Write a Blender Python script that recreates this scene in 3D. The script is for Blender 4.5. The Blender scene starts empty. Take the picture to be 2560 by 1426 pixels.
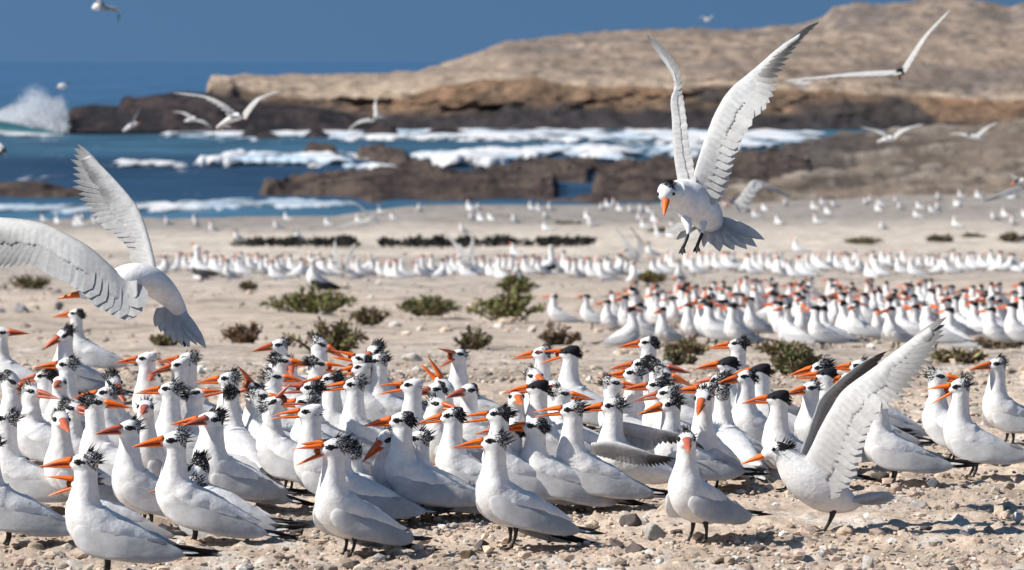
import bpy, math, random
import numpy as np

# ---------------------------------------------------------------- camera, sky, sun, exposure
scene = bpy.context.scene
col = scene.collection
R = math.radians
FPX, CX, CY, HORIZON = 8470.0, 1280.0, 713.0, 150.0      # photograph units: 2560 x 1426
CAMZ = 1.46
PITCH = math.atan((CY - HORIZON) / FPX)
cam_data = bpy.data.cameras.new('camera')
cam = bpy.data.objects.new('camera', cam_data); col.objects.link(cam)
cam.location = (0, 0, CAMZ)
cam.rotation_euler = (math.pi / 2 - PITCH, 0, 0)
cam_data.sensor_fit = 'HORIZONTAL'; cam_data.sensor_width = 36
cam_data.lens = 36 * FPX / 2560
cam_data.clip_start = 0.5; cam_data.clip_end = 30000
cam_data.dof.use_dof = True
cam_data.dof.focus_distance = 11.0
cam_data.dof.aperture_fstop = 6.6
scene.camera = cam

SUN_EL, SUN_BEHIND = R(43), R(-12)
sdir = np.array([-math.cos(SUN_EL) * math.cos(SUN_BEHIND), math.cos(SUN_EL) * math.sin(SUN_BEHIND), math.sin(SUN_EL)])
world = bpy.data.worlds.new('World'); scene.world = world
world.use_nodes = True
wn, wl = world.node_tree.nodes, world.node_tree.links
wn.clear()
sky = wn.new('ShaderNodeTexSky'); sky.sky_type = 'NISHITA'; sky.sun_disc = False
sky.sun_elevation = SUN_EL; sky.sun_rotation = R(-90) + SUN_BEHIND
sky.air_density = 1.0; sky.dust_density = 0.15; sky.ozone_density = 1.2
wtc = wn.new('ShaderNodeTexCoord')
wadd = wn.new('ShaderNodeVectorMath'); wadd.operation = 'ADD'; wadd.inputs[1].default_value = (0, 0, 0.75)
wnorm = wn.new('ShaderNodeVectorMath'); wnorm.operation = 'NORMALIZE'
bg = wn.new('ShaderNodeBackground'); bg.inputs['Strength'].default_value = 0.075
wout = wn.new('ShaderNodeOutputWorld')
wl.new(wtc.outputs['Generated'], wadd.inputs[0]); wl.new(wadd.outputs[0], wnorm.inputs[0])
wl.new(wnorm.outputs[0], sky.inputs['Vector']); wtint = wn.new('ShaderNodeMixRGB'); wtint.blend_type = 'MULTIPLY'; wtint.inputs[0].default_value = 1.0
wtint.inputs[2].default_value = (0.78, 0.99, 1.02, 1)
wl.new(sky.outputs[0], wtint.inputs[1]); wl.new(wtint.outputs[0], bg.inputs['Color'])
wl.new(bg.outputs[0], wout.inputs['Surface'])

sun_data = bpy.data.lights.new('sun', 'SUN'); sun_data.energy = 4.3; sun_data.angle = R(0.5)
sun_data.color = (1.0, 0.95, 0.87)
sun = bpy.data.objects.new('sun', sun_data); col.objects.link(sun)
from mathutils import Vector
sun.rotation_euler = Vector(sdir).to_track_quat('Z', 'Y').to_euler()
scene.view_settings.view_transform = 'Standard'; scene.view_settings.look = 'None'
scene.view_settings.exposure = 0.60; scene.view_settings.gamma = 1.0

rng = np.random.default_rng(11)
random.seed(7)

# ---------------------------------------------------------------- picture geometry helpers
ca, sa = math.cos(PITCH), math.sin(PITCH)

def W(px, py, d):
    """the point that the photograph shows at (px, py), at distance d along +Y"""
    xc = (np.asarray(px, float) - CX) / FPX; yc = -(np.asarray(py, float) - CY) / FPX
    dy = ca + yc * sa; dz = -sa + yc * ca
    s = np.asarray(d, float) / dy
    return np.stack(np.broadcast_arrays(xc * s, np.asarray(d, float) + 0 * s, CAMZ + dz * s), -1)

def py_of(d, z):
    """picture row of a point at distance d and height z"""
    rz = z - CAMZ
    yc = (sa * d + ca * rz) / (ca * d - sa * rz)
    return CY - yc * FPX

def pchip(xs, ys):
    xs = np.array(xs, float); ys = np.array(ys, float)
    h = np.diff(xs); m = np.diff(ys) / h
    d = np.zeros_like(xs); d[0] = m[0]; d[-1] = m[-1]
    for i in range(1, len(xs) - 1):
        if m[i - 1] * m[i] > 0:
            w1 = 2 * h[i] + h[i - 1]; w2 = h[i] + 2 * h[i - 1]
            d[i] = (w1 + w2) / (w1 / m[i - 1] + w2 / m[i])
    def f(x):
        x = np.asarray(x, float)
        i = np.clip(np.searchsorted(xs, x) - 1, 0, len(xs) - 2)
        t = (x - xs[i]) / h[i]
        return ((1 + 2 * t) * (1 - t) ** 2 * ys[i] + t * (1 - t) ** 2 * h[i] * d[i]
                + t * t * (3 - 2 * t) * ys[i + 1] + t * t * (t - 1) * h[i] * d[i + 1])
    return f

ground_py = pchip([1 / 200, 1 / 130, 1 / 82, 1 / 55, 1 / 33, 1 / 23, 1 / 16, 1 / 12.2, 1 / 10, 1 / 7],
                  [505, 540, 611, 700, 822, 888, 962, 1198, 1388, 1840])

def ground_lift(px, d):
    return (sstep(1750, 2560, px) * 30 + sstep(820, 1080, px) * 26 - 6 * sstep(800, 300, px)) * sstep(80, 126, d)

def ground_z(d, px=None):
    d = np.asarray(d, float)
    return W(CX, ground_py(1 / d), d)[..., 2]

_dd = np.exp(np.linspace(math.log(7.1), math.log(190), 4000))
_pp = ground_py(1 / _dd)
def ground_d2(px, py):
    q = _pp - ground_lift(px, _dd)
    return float(np.interp(-py, -np.minimum.accumulate(q), _dd))
def ground_d(py):
    return float(np.interp(-py, -_pp, _dd))

SEA_Z = float(W(CX, 541, 130.0)[2])
def sea_d(py):
    """distance at which the sea surface is seen at picture row py"""
    py = np.asarray(py, float)
    yc = -(py - CY) / FPX
    return (SEA_Z - CAMZ) * (ca + yc * sa) / (-sa + yc * ca)

# value noise
def _hash(ix, iy, iz, seed):
    n = (ix * 374761393 + iy * 668265263 + iz * 1274126177 + seed * 974634777) & 0xffffffff
    n = ((n ^ (n >> 13)) * 1274126177) & 0xffffffff
    n = n ^ (n >> 16)
    return (n & 0xffff) / 65535.0

def vnoise(x, y, z=0.0, seed=0):
    x, y, z = np.broadcast_arrays(np.asarray(x, float), np.asarray(y, float), np.asarray(z, float))
    ix, iy, iz = np.floor(x).astype(np.int64), np.floor(y).astype(np.int64), np.floor(z).astype(np.int64)
    fx, fy, fz = x - ix, y - iy, z - iz
    fx = fx * fx * (3 - 2 * fx); fy = fy * fy * (3 - 2 * fy); fz = fz * fz * (3 - 2 * fz)
    r = 0
    for a in (0, 1):
        for b in (0, 1):
            for c in (0, 1):
                r = r + _hash(ix + a, iy + b, iz + c, seed) * (fx if a else 1 - fx) * (fy if b else 1 - fy) * (fz if c else 1 - fz)
    return r

def fbm(x, y, z=0.0, seed=0, o=4):
    r = 0; a = 0.5; t = 0
    x = np.asarray(x, float); y = np.asarray(y, float); z = np.asarray(z, float)
    for i in range(o):
        r = r + a * vnoise(x * 2 ** i, y * 2 ** i, z * 2 ** i, seed + i); t += a; a *= 0.5
    return r / t

def sstep(a, b, x):
    t = np.clip((np.asarray(x, float) - a) / (b - a), 0, 1)
    return t * t * (3 - 2 * t)

def catmull(pts, n):
    """n points on a smooth curve through the rows of pts"""
    P = np.array(pts, float)
    P = np.vstack([2 * P[0] - P[1], P, 2 * P[-1] - P[-2]])
    k = len(P) - 3
    out = []
    for t in np.linspace(0, k, n):
        i = min(int(t), k - 1); u = t - i
        p0, p1, p2, p3 = P[i:i + 4]
        out.append(0.5 * (2 * p1 + (p2 - p0) * u + (2 * p0 - 5 * p1 + 4 * p2 - p3) * u * u + (3 * p1 - p0 - 3 * p2 + p3) * u ** 3))
    return np.array(out)

# ---------------------------------------------------------------- scene bookkeeping
def tag(o, label=None, cat=None, group=None, kind=None):
    if label: o['label'] = label
    if cat: o['category'] = cat
    if group: o['group'] = group
    if kind: o['kind'] = kind
    return o

def empty(name, loc, rz=0.0, s=1.0):
    o = bpy.data.objects.new(name, None); col.objects.link(o)
    o.empty_display_size = 0.05
    o.location = tuple(float(v) for v in loc); o.rotation_euler = (0, 0, rz); o.scale = (s, s, s)
    return o

def copy_thing(root):
    r = root.copy(); col.objects.link(r)
    for ch in root.children:
        c = ch.copy(); col.objects.link(c); c.parent = r
        for g in ch.children:
            e = g.copy(); col.objects.link(e); e.parent = c
    return r

class MB:
    """collects vertices, faces, a base colour and a speckle amount per vertex"""
    def __init__(s):
        s.v = []; s.f = []; s.c = []; s.k = []; s.m = []; s.s = []; s.n = 0
    def add(s, V, F, c=(1, 1, 1), k=0.0, m=0, sm=True):
        V = np.asarray(V, float).reshape(-1, 3)
        c = np.asarray(c, float)
        if c.ndim == 1: c = np.tile(c[:3], (len(V), 1))
        k = np.asarray(k, float)
        if k.ndim == 0: k = np.full(len(V), float(k))
        s.v.append(V); s.c.append(c); s.k.append(k)
        for f in F: s.f.append([i + s.n for i in f])
        s.m += [m] * len(F); s.s += [sm] * len(F); s.n += len(V)
    def merge(s, o, m=None, xf=None):
        for V, c, k in zip(o.v, o.c, o.k):
            s.v.append(V if xf is None else xf(V)); s.c.append(c); s.k.append(k)
        for f in o.f: s.f.append([i + s.n for i in f])
        s.m += [m] * len(o.m) if m is not None else list(o.m)
        s.s += o.s; s.n += o.n
    def build(s, name, mats, parent=None, smooth=True, origin=None):
        V = np.vstack(s.v)
        if origin is not None: V = V - np.asarray(origin, float)
        me = bpy.data.meshes.new(name)
        me.from_pydata(V.tolist(), [], s.f)
        if not isinstance(mats, (list, tuple)): mats = [mats]
        for m in mats: me.materials.append(m)
        if len(mats) > 1: me.polygons.foreach_set('material_index', s.m)
        C = np.vstack(s.c)
        a = me.color_attributes.new('tint', 'FLOAT_COLOR', 'POINT')
        a.data.foreach_set('color', np.hstack([C, np.ones((len(C), 1))]).astype(np.float32).ravel())
        b = me.attributes.new('speck', 'FLOAT', 'POINT')
        b.data.foreach_set('value', np.concatenate(s.k).astype(np.float32))
        if smooth: me.polygons.foreach_set('use_smooth', s.s)
        me.update()
        o = bpy.data.objects.new(name, me); col.objects.link(o)
        if parent is not None: o.parent = parent
        return o

def grid_faces(n, m, closed=False):
    F = []
    mm = m if closed else m - 1
    for i in range(n - 1):
        for j in range(mm):
            a = i * m + j; b = i * m + (j + 1) % m
            F.append((a, b, b + m, a + m))
    return F

def grid_object(name, P, mats, tint, keep=None, smooth=True, parent=None):
    """a big sheet: P is (rows, columns, 3)"""
    n, m = P.shape[:2]
    idx = np.arange(n * m).reshape(n, m)
    Q = np.stack([idx[:-1, :-1], idx[:-1, 1:], idx[1:, 1:], idx[1:, :-1]], -1).reshape(-1, 4)
    if keep is not None:
        kk = (keep[:-1, :-1] & keep[:-1, 1:] & keep[1:, 1:] & keep[1:, :-1]).ravel()
        Q = Q[kk]
    me = bpy.data.meshes.new(name)
    me.vertices.add(n * m); me.vertices.foreach_set('co', P.astype(np.float32).ravel())
    me.loops.add(len(Q) * 4); me.loops.foreach_set('vertex_index', Q.astype(np.int32).ravel())
    me.polygons.add(len(Q)); me.polygons.foreach_set('loop_start', (np.arange(len(Q)) * 4).astype(np.int32))
    me.polygons.foreach_set('loop_total', np.full(len(Q), 4, np.int32))
    me.update(calc_edges=True)
    me.materials.append(mats)
    a = me.color_attributes.new('tint', 'FLOAT_COLOR', 'POINT')
    C = tint if tint.shape[-1] == 4 else np.concatenate([tint, np.ones(tint.shape[:2] + (1,))], -1)
    a.data.foreach_set('color', C.astype(np.float32).ravel())
    if smooth: me.polygons.foreach_set('use_smooth', [True] * len(Q))
    me.validate()
    o = bpy.data.objects.new(name, me); col.objects.link(o)
    if parent is not None: o.parent = parent
    return o

# ---------------------------------------------------------------- materials
def mat(name):
    m = bpy.data.materials.new(name); m.use_nodes = True
    nt = m.node_tree; b = nt.nodes['Principled BSDF']
    return m, nt, b

def nd(nt, t, **kw):
    n = nt.nodes.new(t)
    for k, v in kw.items(): setattr(n, k, v)
    return n

def noise_node(nt, scale, detail=3, rough=0.55, vec=None):
    n = nd(nt, 'ShaderNodeTexNoise'); n.inputs['Scale'].default_value = scale
    n.inputs['Detail'].default_value = detail; n.inputs['Roughness'].default_value = rough
    if vec is not None: nt.links.new(vec, n.inputs['Vector'])
    return n

def ramp(nt, src, stops):
    r = nd(nt, 'ShaderNodeValToRGB')
    e = r.color_ramp.elements
    while len(e) < len(stops): e.new(0.5)
    for i, (p, c) in enumerate(stops):
        e[i].position = p; e[i].color = (c, c, c, 1) if not hasattr(c, '__len__') else (*c, 1)
    nt.links.new(src, r.inputs[0]); return r

def mix(nt, kind, fac, a, b):
    n = nd(nt, 'ShaderNodeMixRGB', blend_type=kind)
    for i, v in enumerate((fac, a, b)):
        if hasattr(v, 'is_output'): nt.links.new(v, n.inputs[i])
        elif i == 0: n.inputs[0].default_value = v
        else: n.inputs[i].default_value = (*v, 1)
    return n.outputs[0]

def plumage_material():
    m, nt, b = mat('plumage')
    tc = nd(nt, 'ShaderNodeTexCoord')
    at = nd(nt, 'ShaderNodeAttribute', attribute_name='tint')
    sp = nd(nt, 'ShaderNodeAttribute', attribute_name='speck')
    # soft mottling of the feathers
    n1 = noise_node(nt, 28, 4, 0.6, tc.outputs['Object'])
    r1 = ramp(nt, n1.outputs['Fac'], [(0.32, (0.85, 0.845, 0.84)), (0.6, 1.0)])
    base = mix(nt, 'MULTIPLY', 1.0, at.outputs['Color'], r1.outputs[0])
    # black crown feathers mixed with white ones
    mp = nd(nt, 'ShaderNodeMapping'); mp.inputs['Scale'].default_value = (1, 1.5, 1.5)
    nt.links.new(tc.outputs['Object'], mp.inputs['Vector'])
    n2 = noise_node(nt, 190, 2, 0.7, mp.outputs[0])
    inv = nd(nt, 'ShaderNodeMath', operation='SUBTRACT'); inv.inputs[0].default_value = 0.82
    sc = nd(nt, 'ShaderNodeMath', operation='MULTIPLY'); sc.inputs[1].default_value = 0.6
    nt.links.new(sp.outputs['Fac'], sc.inputs[0]); nt.links.new(sc.outputs[0], inv.inputs[1])
    gt = nd(nt, 'ShaderNodeMapRange'); gt.inputs['To Min'].default_value = 0; gt.inputs['To Max'].default_value = 1
    sb = nd(nt, 'ShaderNodeMath', operation='SUBTRACT')
    nt.links.new(n2.outputs['Fac'], sb.inputs[0]); nt.links.new(inv.outputs[0], sb.inputs[1])
    gt.inputs['From Min'].default_value = 0.0; gt.inputs['From Max'].default_value = 0.06
    nt.links.new(sb.outputs[0], gt.inputs['Value'])
    fin = mix(nt, 'MIX', gt.outputs[0], base, (0.012, 0.012, 0.016))
    nt.links.new(fin, b.inputs['Base Color'])
    b.inputs['Roughness'].default_value = 0.75
    b.inputs['Specular IOR Level'].default_value = 0.2
    n3 = noise_node(nt, 75, 4, 0.65, tc.outputs['Object'])
    mpv = nd(nt, 'ShaderNodeMapping'); mpv.inputs['Scale'].default_value = (48, 62, 62); nt.links.new(tc.outputs['Object'], mpv.inputs['Vector'])
    vv = nd(nt, 'ShaderNodeTexVoronoi'); vv.inputs['Scale'].default_value = 1; vv.inputs['Randomness'].default_value = .9; nt.links.new(mpv.outputs[0], vv.inputs['Vector'])
    rv = ramp(nt, vv.outputs['Distance'], [(0.35, 1.0), (0.85, (0.90, 0.895, 0.90))])
    base2 = mix(nt, 'MULTIPLY', 0.8, base, rv.outputs[0])
    nt.links.new(base2, [n for n in nt.nodes if n.type == 'MIX_RGB' and n.blend_type == 'MIX'][0].inputs[1])
    bp = nd(nt, 'ShaderNodeBump'); bp.inputs['Strength'].default_value = 0.5; bp.inputs['Distance'].default_value = 0.005
    nt.links.new(n3.outputs['Fac'], bp.inputs['Height']); nt.links.new(bp.outputs[0], b.inputs['Normal'])
    return m

def feather_material():
    m, nt, b = mat('flight_feather')
    at = nd(nt, 'ShaderNodeAttribute', attribute_name='tint')
    tc = nd(nt, 'ShaderNodeTexCoord')
    n1 = noise_node(nt, 60, 4, 0.6, tc.outputs['Object'])
    r1 = ramp(nt, n1.outputs['Fac'], [(0.3, 0.84), (0.65, 1.0)])
    c = mix(nt, 'MULTIPLY', 1.0, at.outputs['Color'], r1.outputs[0])
    nt.links.new(c, b.inputs['Base Color'])
    b.inputs['Roughness'].default_value = 0.6; b.inputs['Specular IOR Level'].default_value = 0.25
    mp = nd(nt, 'ShaderNodeMapping'); mp.inputs['Scale'].default_value = (34, 70, 70)
    nt.links.new(tc.outputs['Object'], mp.inputs['Vector'])
    vo = nd(nt, 'ShaderNodeTexVoronoi'); vo.inputs['Scale'].default_value = 1.0; nt.links.new(mp.outputs[0], vo.inputs['Vector'])
    n5 = noise_node(nt, 140, 3, 0.6, tc.outputs['Object'])
    ad = nd(nt, 'ShaderNodeMath', operation='ADD'); nt.links.new(vo.outputs['Distance'], ad.inputs[0]); nt.links.new(n5.outputs['Fac'], ad.inputs[1])
    bp = nd(nt, 'ShaderNodeBump'); bp.inputs['Strength'].default_value = 0.22; bp.inputs['Distance'].default_value = 0.003
    nt.links.new(ad.outputs[0], bp.inputs['Height']); nt.links.new(bp.outputs[0], b.inputs['Normal'])
    # thin vanes let a little light through
    tr = nd(nt, 'ShaderNodeBsdfTranslucent'); nt.links.new(c, tr.inputs['Color'])
    ms = nd(nt, 'ShaderNodeMixShader'); ms.inputs[0].default_value = 0.42
    nt.links.new(b.outputs[0], ms.inputs[1]); nt.links.new(tr.outputs[0], ms.inputs[2])
    nt.links.new(ms.outputs[0], nt.nodes['Material Output'].inputs['Surface'])
    return m

def bill_material():
    m, nt, b = mat('bill_horn')
    at = nd(nt, 'ShaderNodeAttribute', attribute_name='tint')
    tc = nd(nt, 'ShaderNodeTexCoord')
    n1 = noise_node(nt, 90, 3, 0.6, tc.outputs['Object'])
    r1 = ramp(nt, n1.outputs['Fac'], [(0.3, 0.72), (0.7, 1.05)])
    c = mix(nt, 'MULTIPLY', 1.0, at.outputs['Color'], r1.outputs[0])
    nt.links.new(c, b.inputs['Base Color'])
    b.inputs['Roughness'].default_value = 0.38
    return m

def plain(name, c, rough=0.8, var=0.25, scale=40.0):
    m, nt, b = mat(name)
    tc = nd(nt, 'ShaderNodeTexCoord')
    n1 = noise_node(nt, scale, 4, 0.6, tc.outputs['Object'])
    r1 = ramp(nt, n1.outputs['Fac'], [(0.3, tuple(v * (1 - var) for v in c)), (0.7, tuple(min(1, v * (1 + var)) for v in c))])
    nt.links.new(r1.outputs[0], b.inputs['Base Color']); b.inputs['Roughness'].default_value = rough
    return m

def tinted(name, rough=0.9, scale=30.0, lo=0.7, hi=1.1, bump=0.0, bdist=0.01, bscale=60.0):
    m, nt, b = mat(name)
    at = nd(nt, 'ShaderNodeAttribute', attribute_name='tint')
    tc = nd(nt, 'ShaderNodeTexCoord')
    n1 = noise_node(nt, scale, 5, 0.65, tc.outputs['Object'])
    r1 = ramp(nt, n1.outputs['Fac'], [(0.3, lo), (0.7, hi)])
    c = mix(nt, 'MULTIPLY', 1.0, at.outputs['Color'], r1.outputs[0])
    nt.links.new(c, b.inputs['Base Color']); b.inputs['Roughness'].default_value = rough
    b.inputs['Specular IOR Level'].default_value = 0.25
    if bump:
        n2 = noise_node(nt, bscale, 5, 0.7, tc.outputs['Object'])
        bp = nd(nt, 'ShaderNodeBump'); bp.inputs['Strength'].default_value = bump; bp.inputs['Distance'].default_value = bdist
        nt.links.new(n2.outputs['Fac'], bp.inputs['Height']); nt.links.new(bp.outputs[0], b.inputs['Normal'])
    return m

def ground_material():
    m, nt, b = mat('shelly_ground')
    at = nd(nt, 'ShaderNodeAttribute', attribute_name='tint')
    tc = nd(nt, 'ShaderNodeTexCoord')
    n1 = noise_node(nt, 9, 6, 0.7, tc.outputs['Object'])
    r1 = ramp(nt, n1.outputs['Fac'], [(0.32, (0.80, 0.76, 0.74)), (0.5, (1.0, 0.98, 0.97)), (0.68, (1.12, 1.10, 1.08))])
    c = mix(nt, 'MULTIPLY', 1.0, at.outputs['Color'], r1.outputs[0])
    # pale shell chips and dark droppings and grit
    vo = nd(nt, 'ShaderNodeTexVoronoi'); vo.inputs['Scale'].default_value = 75
    nt.links.new(tc.outputs['Object'], vo.inputs['Vector'])
    r2 = ramp(nt, vo.outputs['Color'], [(0.0, 0.72), (0.5, 1.0), (1.0, 1.22)])
    c = mix(nt, 'MULTIPLY', 0.75, c, r2.outputs[0])
    n3 = noise_node(nt, 34, 5, 0.75, tc.outputs['Object'])
    r3 = ramp(nt, n3.outputs['Fac'], [(0.60, 0.0), (0.68, 1.0)])
    c = mix(nt, 'MIX', r3.outputs[0], c, (0.17, 0.13, 0.11))
    nt.links.new(c, b.inputs['Base Color'])
    b.inputs['Roughness'].default_value = 0.95; b.inputs['Specular IOR Level'].default_value = 0.1
    n4 = noise_node(nt, 70, 6, 0.75, tc.outputs['Object'])
    bp = nd(nt, 'ShaderNodeBump'); bp.inputs['Strength'].default_value = 0.9; bp.inputs['Distance'].default_value = 0.012
    nt.links.new(n4.outputs['Fac'], bp.inputs['Height']); nt.links.new(bp.outputs[0], b.inputs['Normal'])
    return m

def sea_material():
    m, nt, b = mat('sea_water')
    at = nd(nt, 'ShaderNodeAttribute', attribute_name='tint')
    tc = nd(nt, 'ShaderNodeTexCoord')
    mp = nd(nt, 'ShaderNodeMapping'); mp.inputs['Scale'].default_value = (0.35, 0.8, 1.0)
    nt.links.new(tc.outputs['Object'], mp.inputs['Vector'])
    n1 = noise_node(nt, 0.30, 6, 0.65, mp.outputs[0])
    r1 = ramp(nt, n1.outputs['Fac'], [(0.34, 0.5), (0.66, 1.6)])
    c = mix(nt, 'MULTIPLY', 1.0, at.outputs['Color'], r1.outputs[0])
    nt.links.new(c, b.inputs['Base Color'])
    b.inputs['Roughness'].default_value = 0.32; b.inputs['IOR'].default_value = 1.33
    b.inputs['Specular IOR Level'].default_value = 0.35
    n2 = noise_node(nt, 0.5, 6, 0.65, mp.outputs[0])
    bp = nd(nt, 'ShaderNodeBump'); bp.inputs['Strength'].default_value = 0.8; bp.inputs['Distance'].default_value = 0.6
    nt.links.new(n2.outputs['Fac'], bp.inputs['Height']); nt.links.new(bp.outputs[0], b.inputs['Normal'])
    return m

M_PLUM = plumage_material()
M_FEATHER = feather_material()
M_BILL = bill_material()
M_CREST = plain('crest_feather', (0.010, 0.010, 0.013), 0.95, 0.4, 150)
M_EYE = plain('eye_gloss', (0.004, 0.0035, 0.0035), 0.22, 0.1, 50)
M_LEG = plain('leg_skin', (0.014, 0.013, 0.013), 0.55, 0.4, 90)
M_GROUND = ground_material()
M_SEA = sea_material()
M_ROCK = tinted('rock', 0.92, 14, 0.55, 1.2, 0.8, 0.01, 60)
M_HILL = tinted('hill_rock', 0.95, 0.8, 0.62, 1.25, 1.0, 0.7, 0.9)
M_FOAM = tinted('sea_foam', 0.9, 1.2, 0.80, 1.05, 0.6, 0.25, 1.6)
def spray_material():
    m, nt, b = mat('sea_spray')
    b.inputs['Base Color'].default_value = (.85, .87, .9, 1); b.inputs['Roughness'].default_value = 1
    tl = nd(nt, 'ShaderNodeBsdfTranslucent'); tl.inputs['Color'].default_value = (.85, .87, .9, 1)
    tp = nd(nt, 'ShaderNodeBsdfTransparent')
    m1 = nd(nt, 'ShaderNodeMixShader'); m1.inputs[0].default_value = .5
    m2 = nd(nt, 'ShaderNodeMixShader'); m2.inputs[0].default_value = .35
    nt.links.new(b.outputs[0], m1.inputs[1]); nt.links.new(tl.outputs[0], m1.inputs[2])
    nt.links.new(m1.outputs[0], m2.inputs[1]); nt.links.new(tp.outputs[0], m2.inputs[2])
    nt.links.new(m2.outputs[0], nt.nodes['Material Output'].inputs['Surface'])
    return m
M_SPRAY = spray_material()
def foam_fade(m):
    nt = m.node_tree; b = nt.nodes['Principled BSDF']
    at = [n for n in nt.nodes if n.type == 'ATTRIBUTE'][0]
    tc = nd(nt, 'ShaderNodeTexCoord'); mp = nd(nt, 'ShaderNodeMapping'); mp.inputs['Scale'].default_value = (.5, .25, 1)
    nt.links.new(tc.outputs['Object'], mp.inputs['Vector'])
    n = noise_node(nt, 3.0, 5, .7, mp.outputs[0])
    ad = nd(nt, 'ShaderNodeMath', operation='MULTIPLY_ADD'); ad.inputs[1].default_value = 1.5; ad.inputs[2].default_value = -.75
    nt.links.new(n.outputs['Fac'], ad.inputs[0])
    sm = nd(nt, 'ShaderNodeMath', operation='ADD', use_clamp=True)
    nt.links.new(ad.outputs[0], sm.inputs[0]); nt.links.new(at.outputs['Alpha'], sm.inputs[1])
    mu = nd(nt, 'ShaderNodeMath', operation='MULTIPLY'); nt.links.new(sm.outputs[0], mu.inputs[0]); nt.links.new(at.outputs['Alpha'], mu.inputs[1])
    pw = nd(nt, 'ShaderNodeMath', operation='POWER'); pw.inputs[1].default_value = .7; nt.links.new(mu.outputs[0], pw.inputs[0])
    nt.links.new(pw.outputs[0], b.inputs['Alpha'])
foam_fade(M_FOAM)
M_LEAF = tinted('scrub_leaf', 0.75, 40, 0.6, 1.35)
M_WEED = tinted('dark_weed', 0.8, 8, 0.6, 1.4)

WHITE = np.array((0.86, 0.85, 0.835))
GREY = np.array((0.745, 0.74, 0.745))
DARK = np.array((0.045, 0.042, 0.042))
ORANGE = np.array((0.88, 0.165, 0.012))

# ---------------------------------------------------------------- feathers, lofts, tubes
def blade(mb, a, b, w, nrm, c0, c1=None, bend=0.0, st=7, m=0, tipdark=0.0, thick=0.12, round_=0.55, dark=DARK, edge=None):
    """one feather: a tapered, slightly cambered vane from a to b"""
    a = np.asarray(a, float); b = np.asarray(b, float); ax = b - a
    L = np.linalg.norm(ax)
    if L < 1e-6: return
    ax = ax / L
    nrm = np.asarray(nrm, float); nrm = nrm - ax * (nrm @ ax); nrm /= (np.linalg.norm(nrm) + 1e-9)
    side = np.cross(nrm, ax)
    c0 = np.asarray(c0, float); c1 = c0 if c1 is None else np.asarray(c1, float)
    V = []; C = []
    for i in range(st):
        t = i / (st - 1)
        ww = w * (min(1.0, 0.35 + t * 2.2)) * (1 - max(0.0, (t - round_) / (1 - round_)) ** 2.2) * 0.5 + 1e-5
        p = a + ax * L * t + side * bend * L * (t * t) - 0 * nrm
        cam_ = nrm * ww * 0.05
        V += [p - side * ww - cam_, p + nrm * ww * thick, p + side * ww - cam_, p - nrm * ww * thick - cam_ * 0.5]
        cc = c0 * (1 - t) + c1 * t
        te = t ** 1.5 if tipdark < .7 else (t ** 1.1 if tipdark < .9 else min(1.0, 1.3 * t ** .7))
        if tipdark: cc = cc * (1 - tipdark * te) + dark * tipdark * te
        ce = cc if edge is None else edge
        C += [ce, cc, cc * 0.98, cc]
    F = grid_faces(st, 4, True) + [(3, 2, 1, 0), tuple(4 * (st - 1) + i for i in range(4))]
    mb.add(V, F, np.array(C), 0.0, m, False)

def loft(mb, rings, c=WHITE, k=0.0, m=0):
    """rings (n, m, 3), closed round, capped by a point at both ends"""
    rings = np.asarray(rings, float); n, mm = rings.shape[:2]
    c = np.asarray(c, float)
    V = rings.reshape(-1, 3)
    V = np.vstack([V, rings[0].mean(0), rings[-1].mean(0)])
    F = grid_faces(n, mm, True)
    a, b = n * mm, n * mm + 1
    for j in range(mm):
        F.append((a, (j + 1) % mm, j)); F.append((b, (n - 1) * mm + j, (n - 1) * mm + (j + 1) % mm))
    if c.ndim > 1: c = np.vstack([c.reshape(-1, 3), c.reshape(n, mm, 3)[0].mean(0), c.reshape(n, mm, 3)[-1].mean(0)])
    k = np.asarray(k, float)
    if k.ndim > 0: k = np.concatenate([k.ravel(), [k.reshape(n, mm)[0].mean(), k.reshape(n, mm)[-1].mean()]])
    mb.add(V, F, c, k, m)

def tube_rings(P, rad, seg=10, flat=1.0, up=(0, 0, 1)):
    """round rings along a 3D path; flat scales the thickness along the local normal"""
    P = np.asarray(P, float); rad = np.asarray(rad, float)
    T = np.gradient(P, axis=0); T /= (np.linalg.norm(T, axis=1, keepdims=True) + 1e-9)
    up = np.asarray(up, float); out = []
    ang = np.linspace(0, 2 * math.pi, seg, endpoint=False)
    for p, t, r in zip(P, T, rad):
        s = np.cross(t, up)
        if np.linalg.norm(s) < 1e-3: s = np.cross(t, (0.3, 1, 0))
        s /= np.linalg.norm(s); n = np.cross(s, t)
        out.append(p + r * (np.cos(ang)[:, None] * s + flat * np.sin(ang)[:, None] * n))
    return np.array(out)

# ---------------------------------------------------------------- the standing tern
K = 0.0012            # model unit (about one picture pixel at ten metres) in metres
HEADC = np.array((48.0, 0.0, 266.0))     # centre of the head in model units
#        x     z   front/belly  back  half width
SPINE = [(-166, 66, 3, 3, 6), (-150, 67, 9, 9, 16), (-122, 73, 23, 20, 28), (-85, 84, 38, 31, 41), (-45, 98, 51, 40, 52),
         (-5, 111, 59, 46, 58), (28, 126, 58, 52, 56), (47, 152, 50, 50, 48), (51, 182, 36, 38, 35), (49, 210, 28.5, 31, 28),
         (47, 232, 26, 28.5, 25), (47, 248, 29, 29, 24), (47, 259, 38, 30, 24), (47, 269, 37, 32, 24), (45, 279, 28, 31.5, 21),
         (42, 286, 16, 26, 15), (39, 290, 5, 15, 8)]

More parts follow.
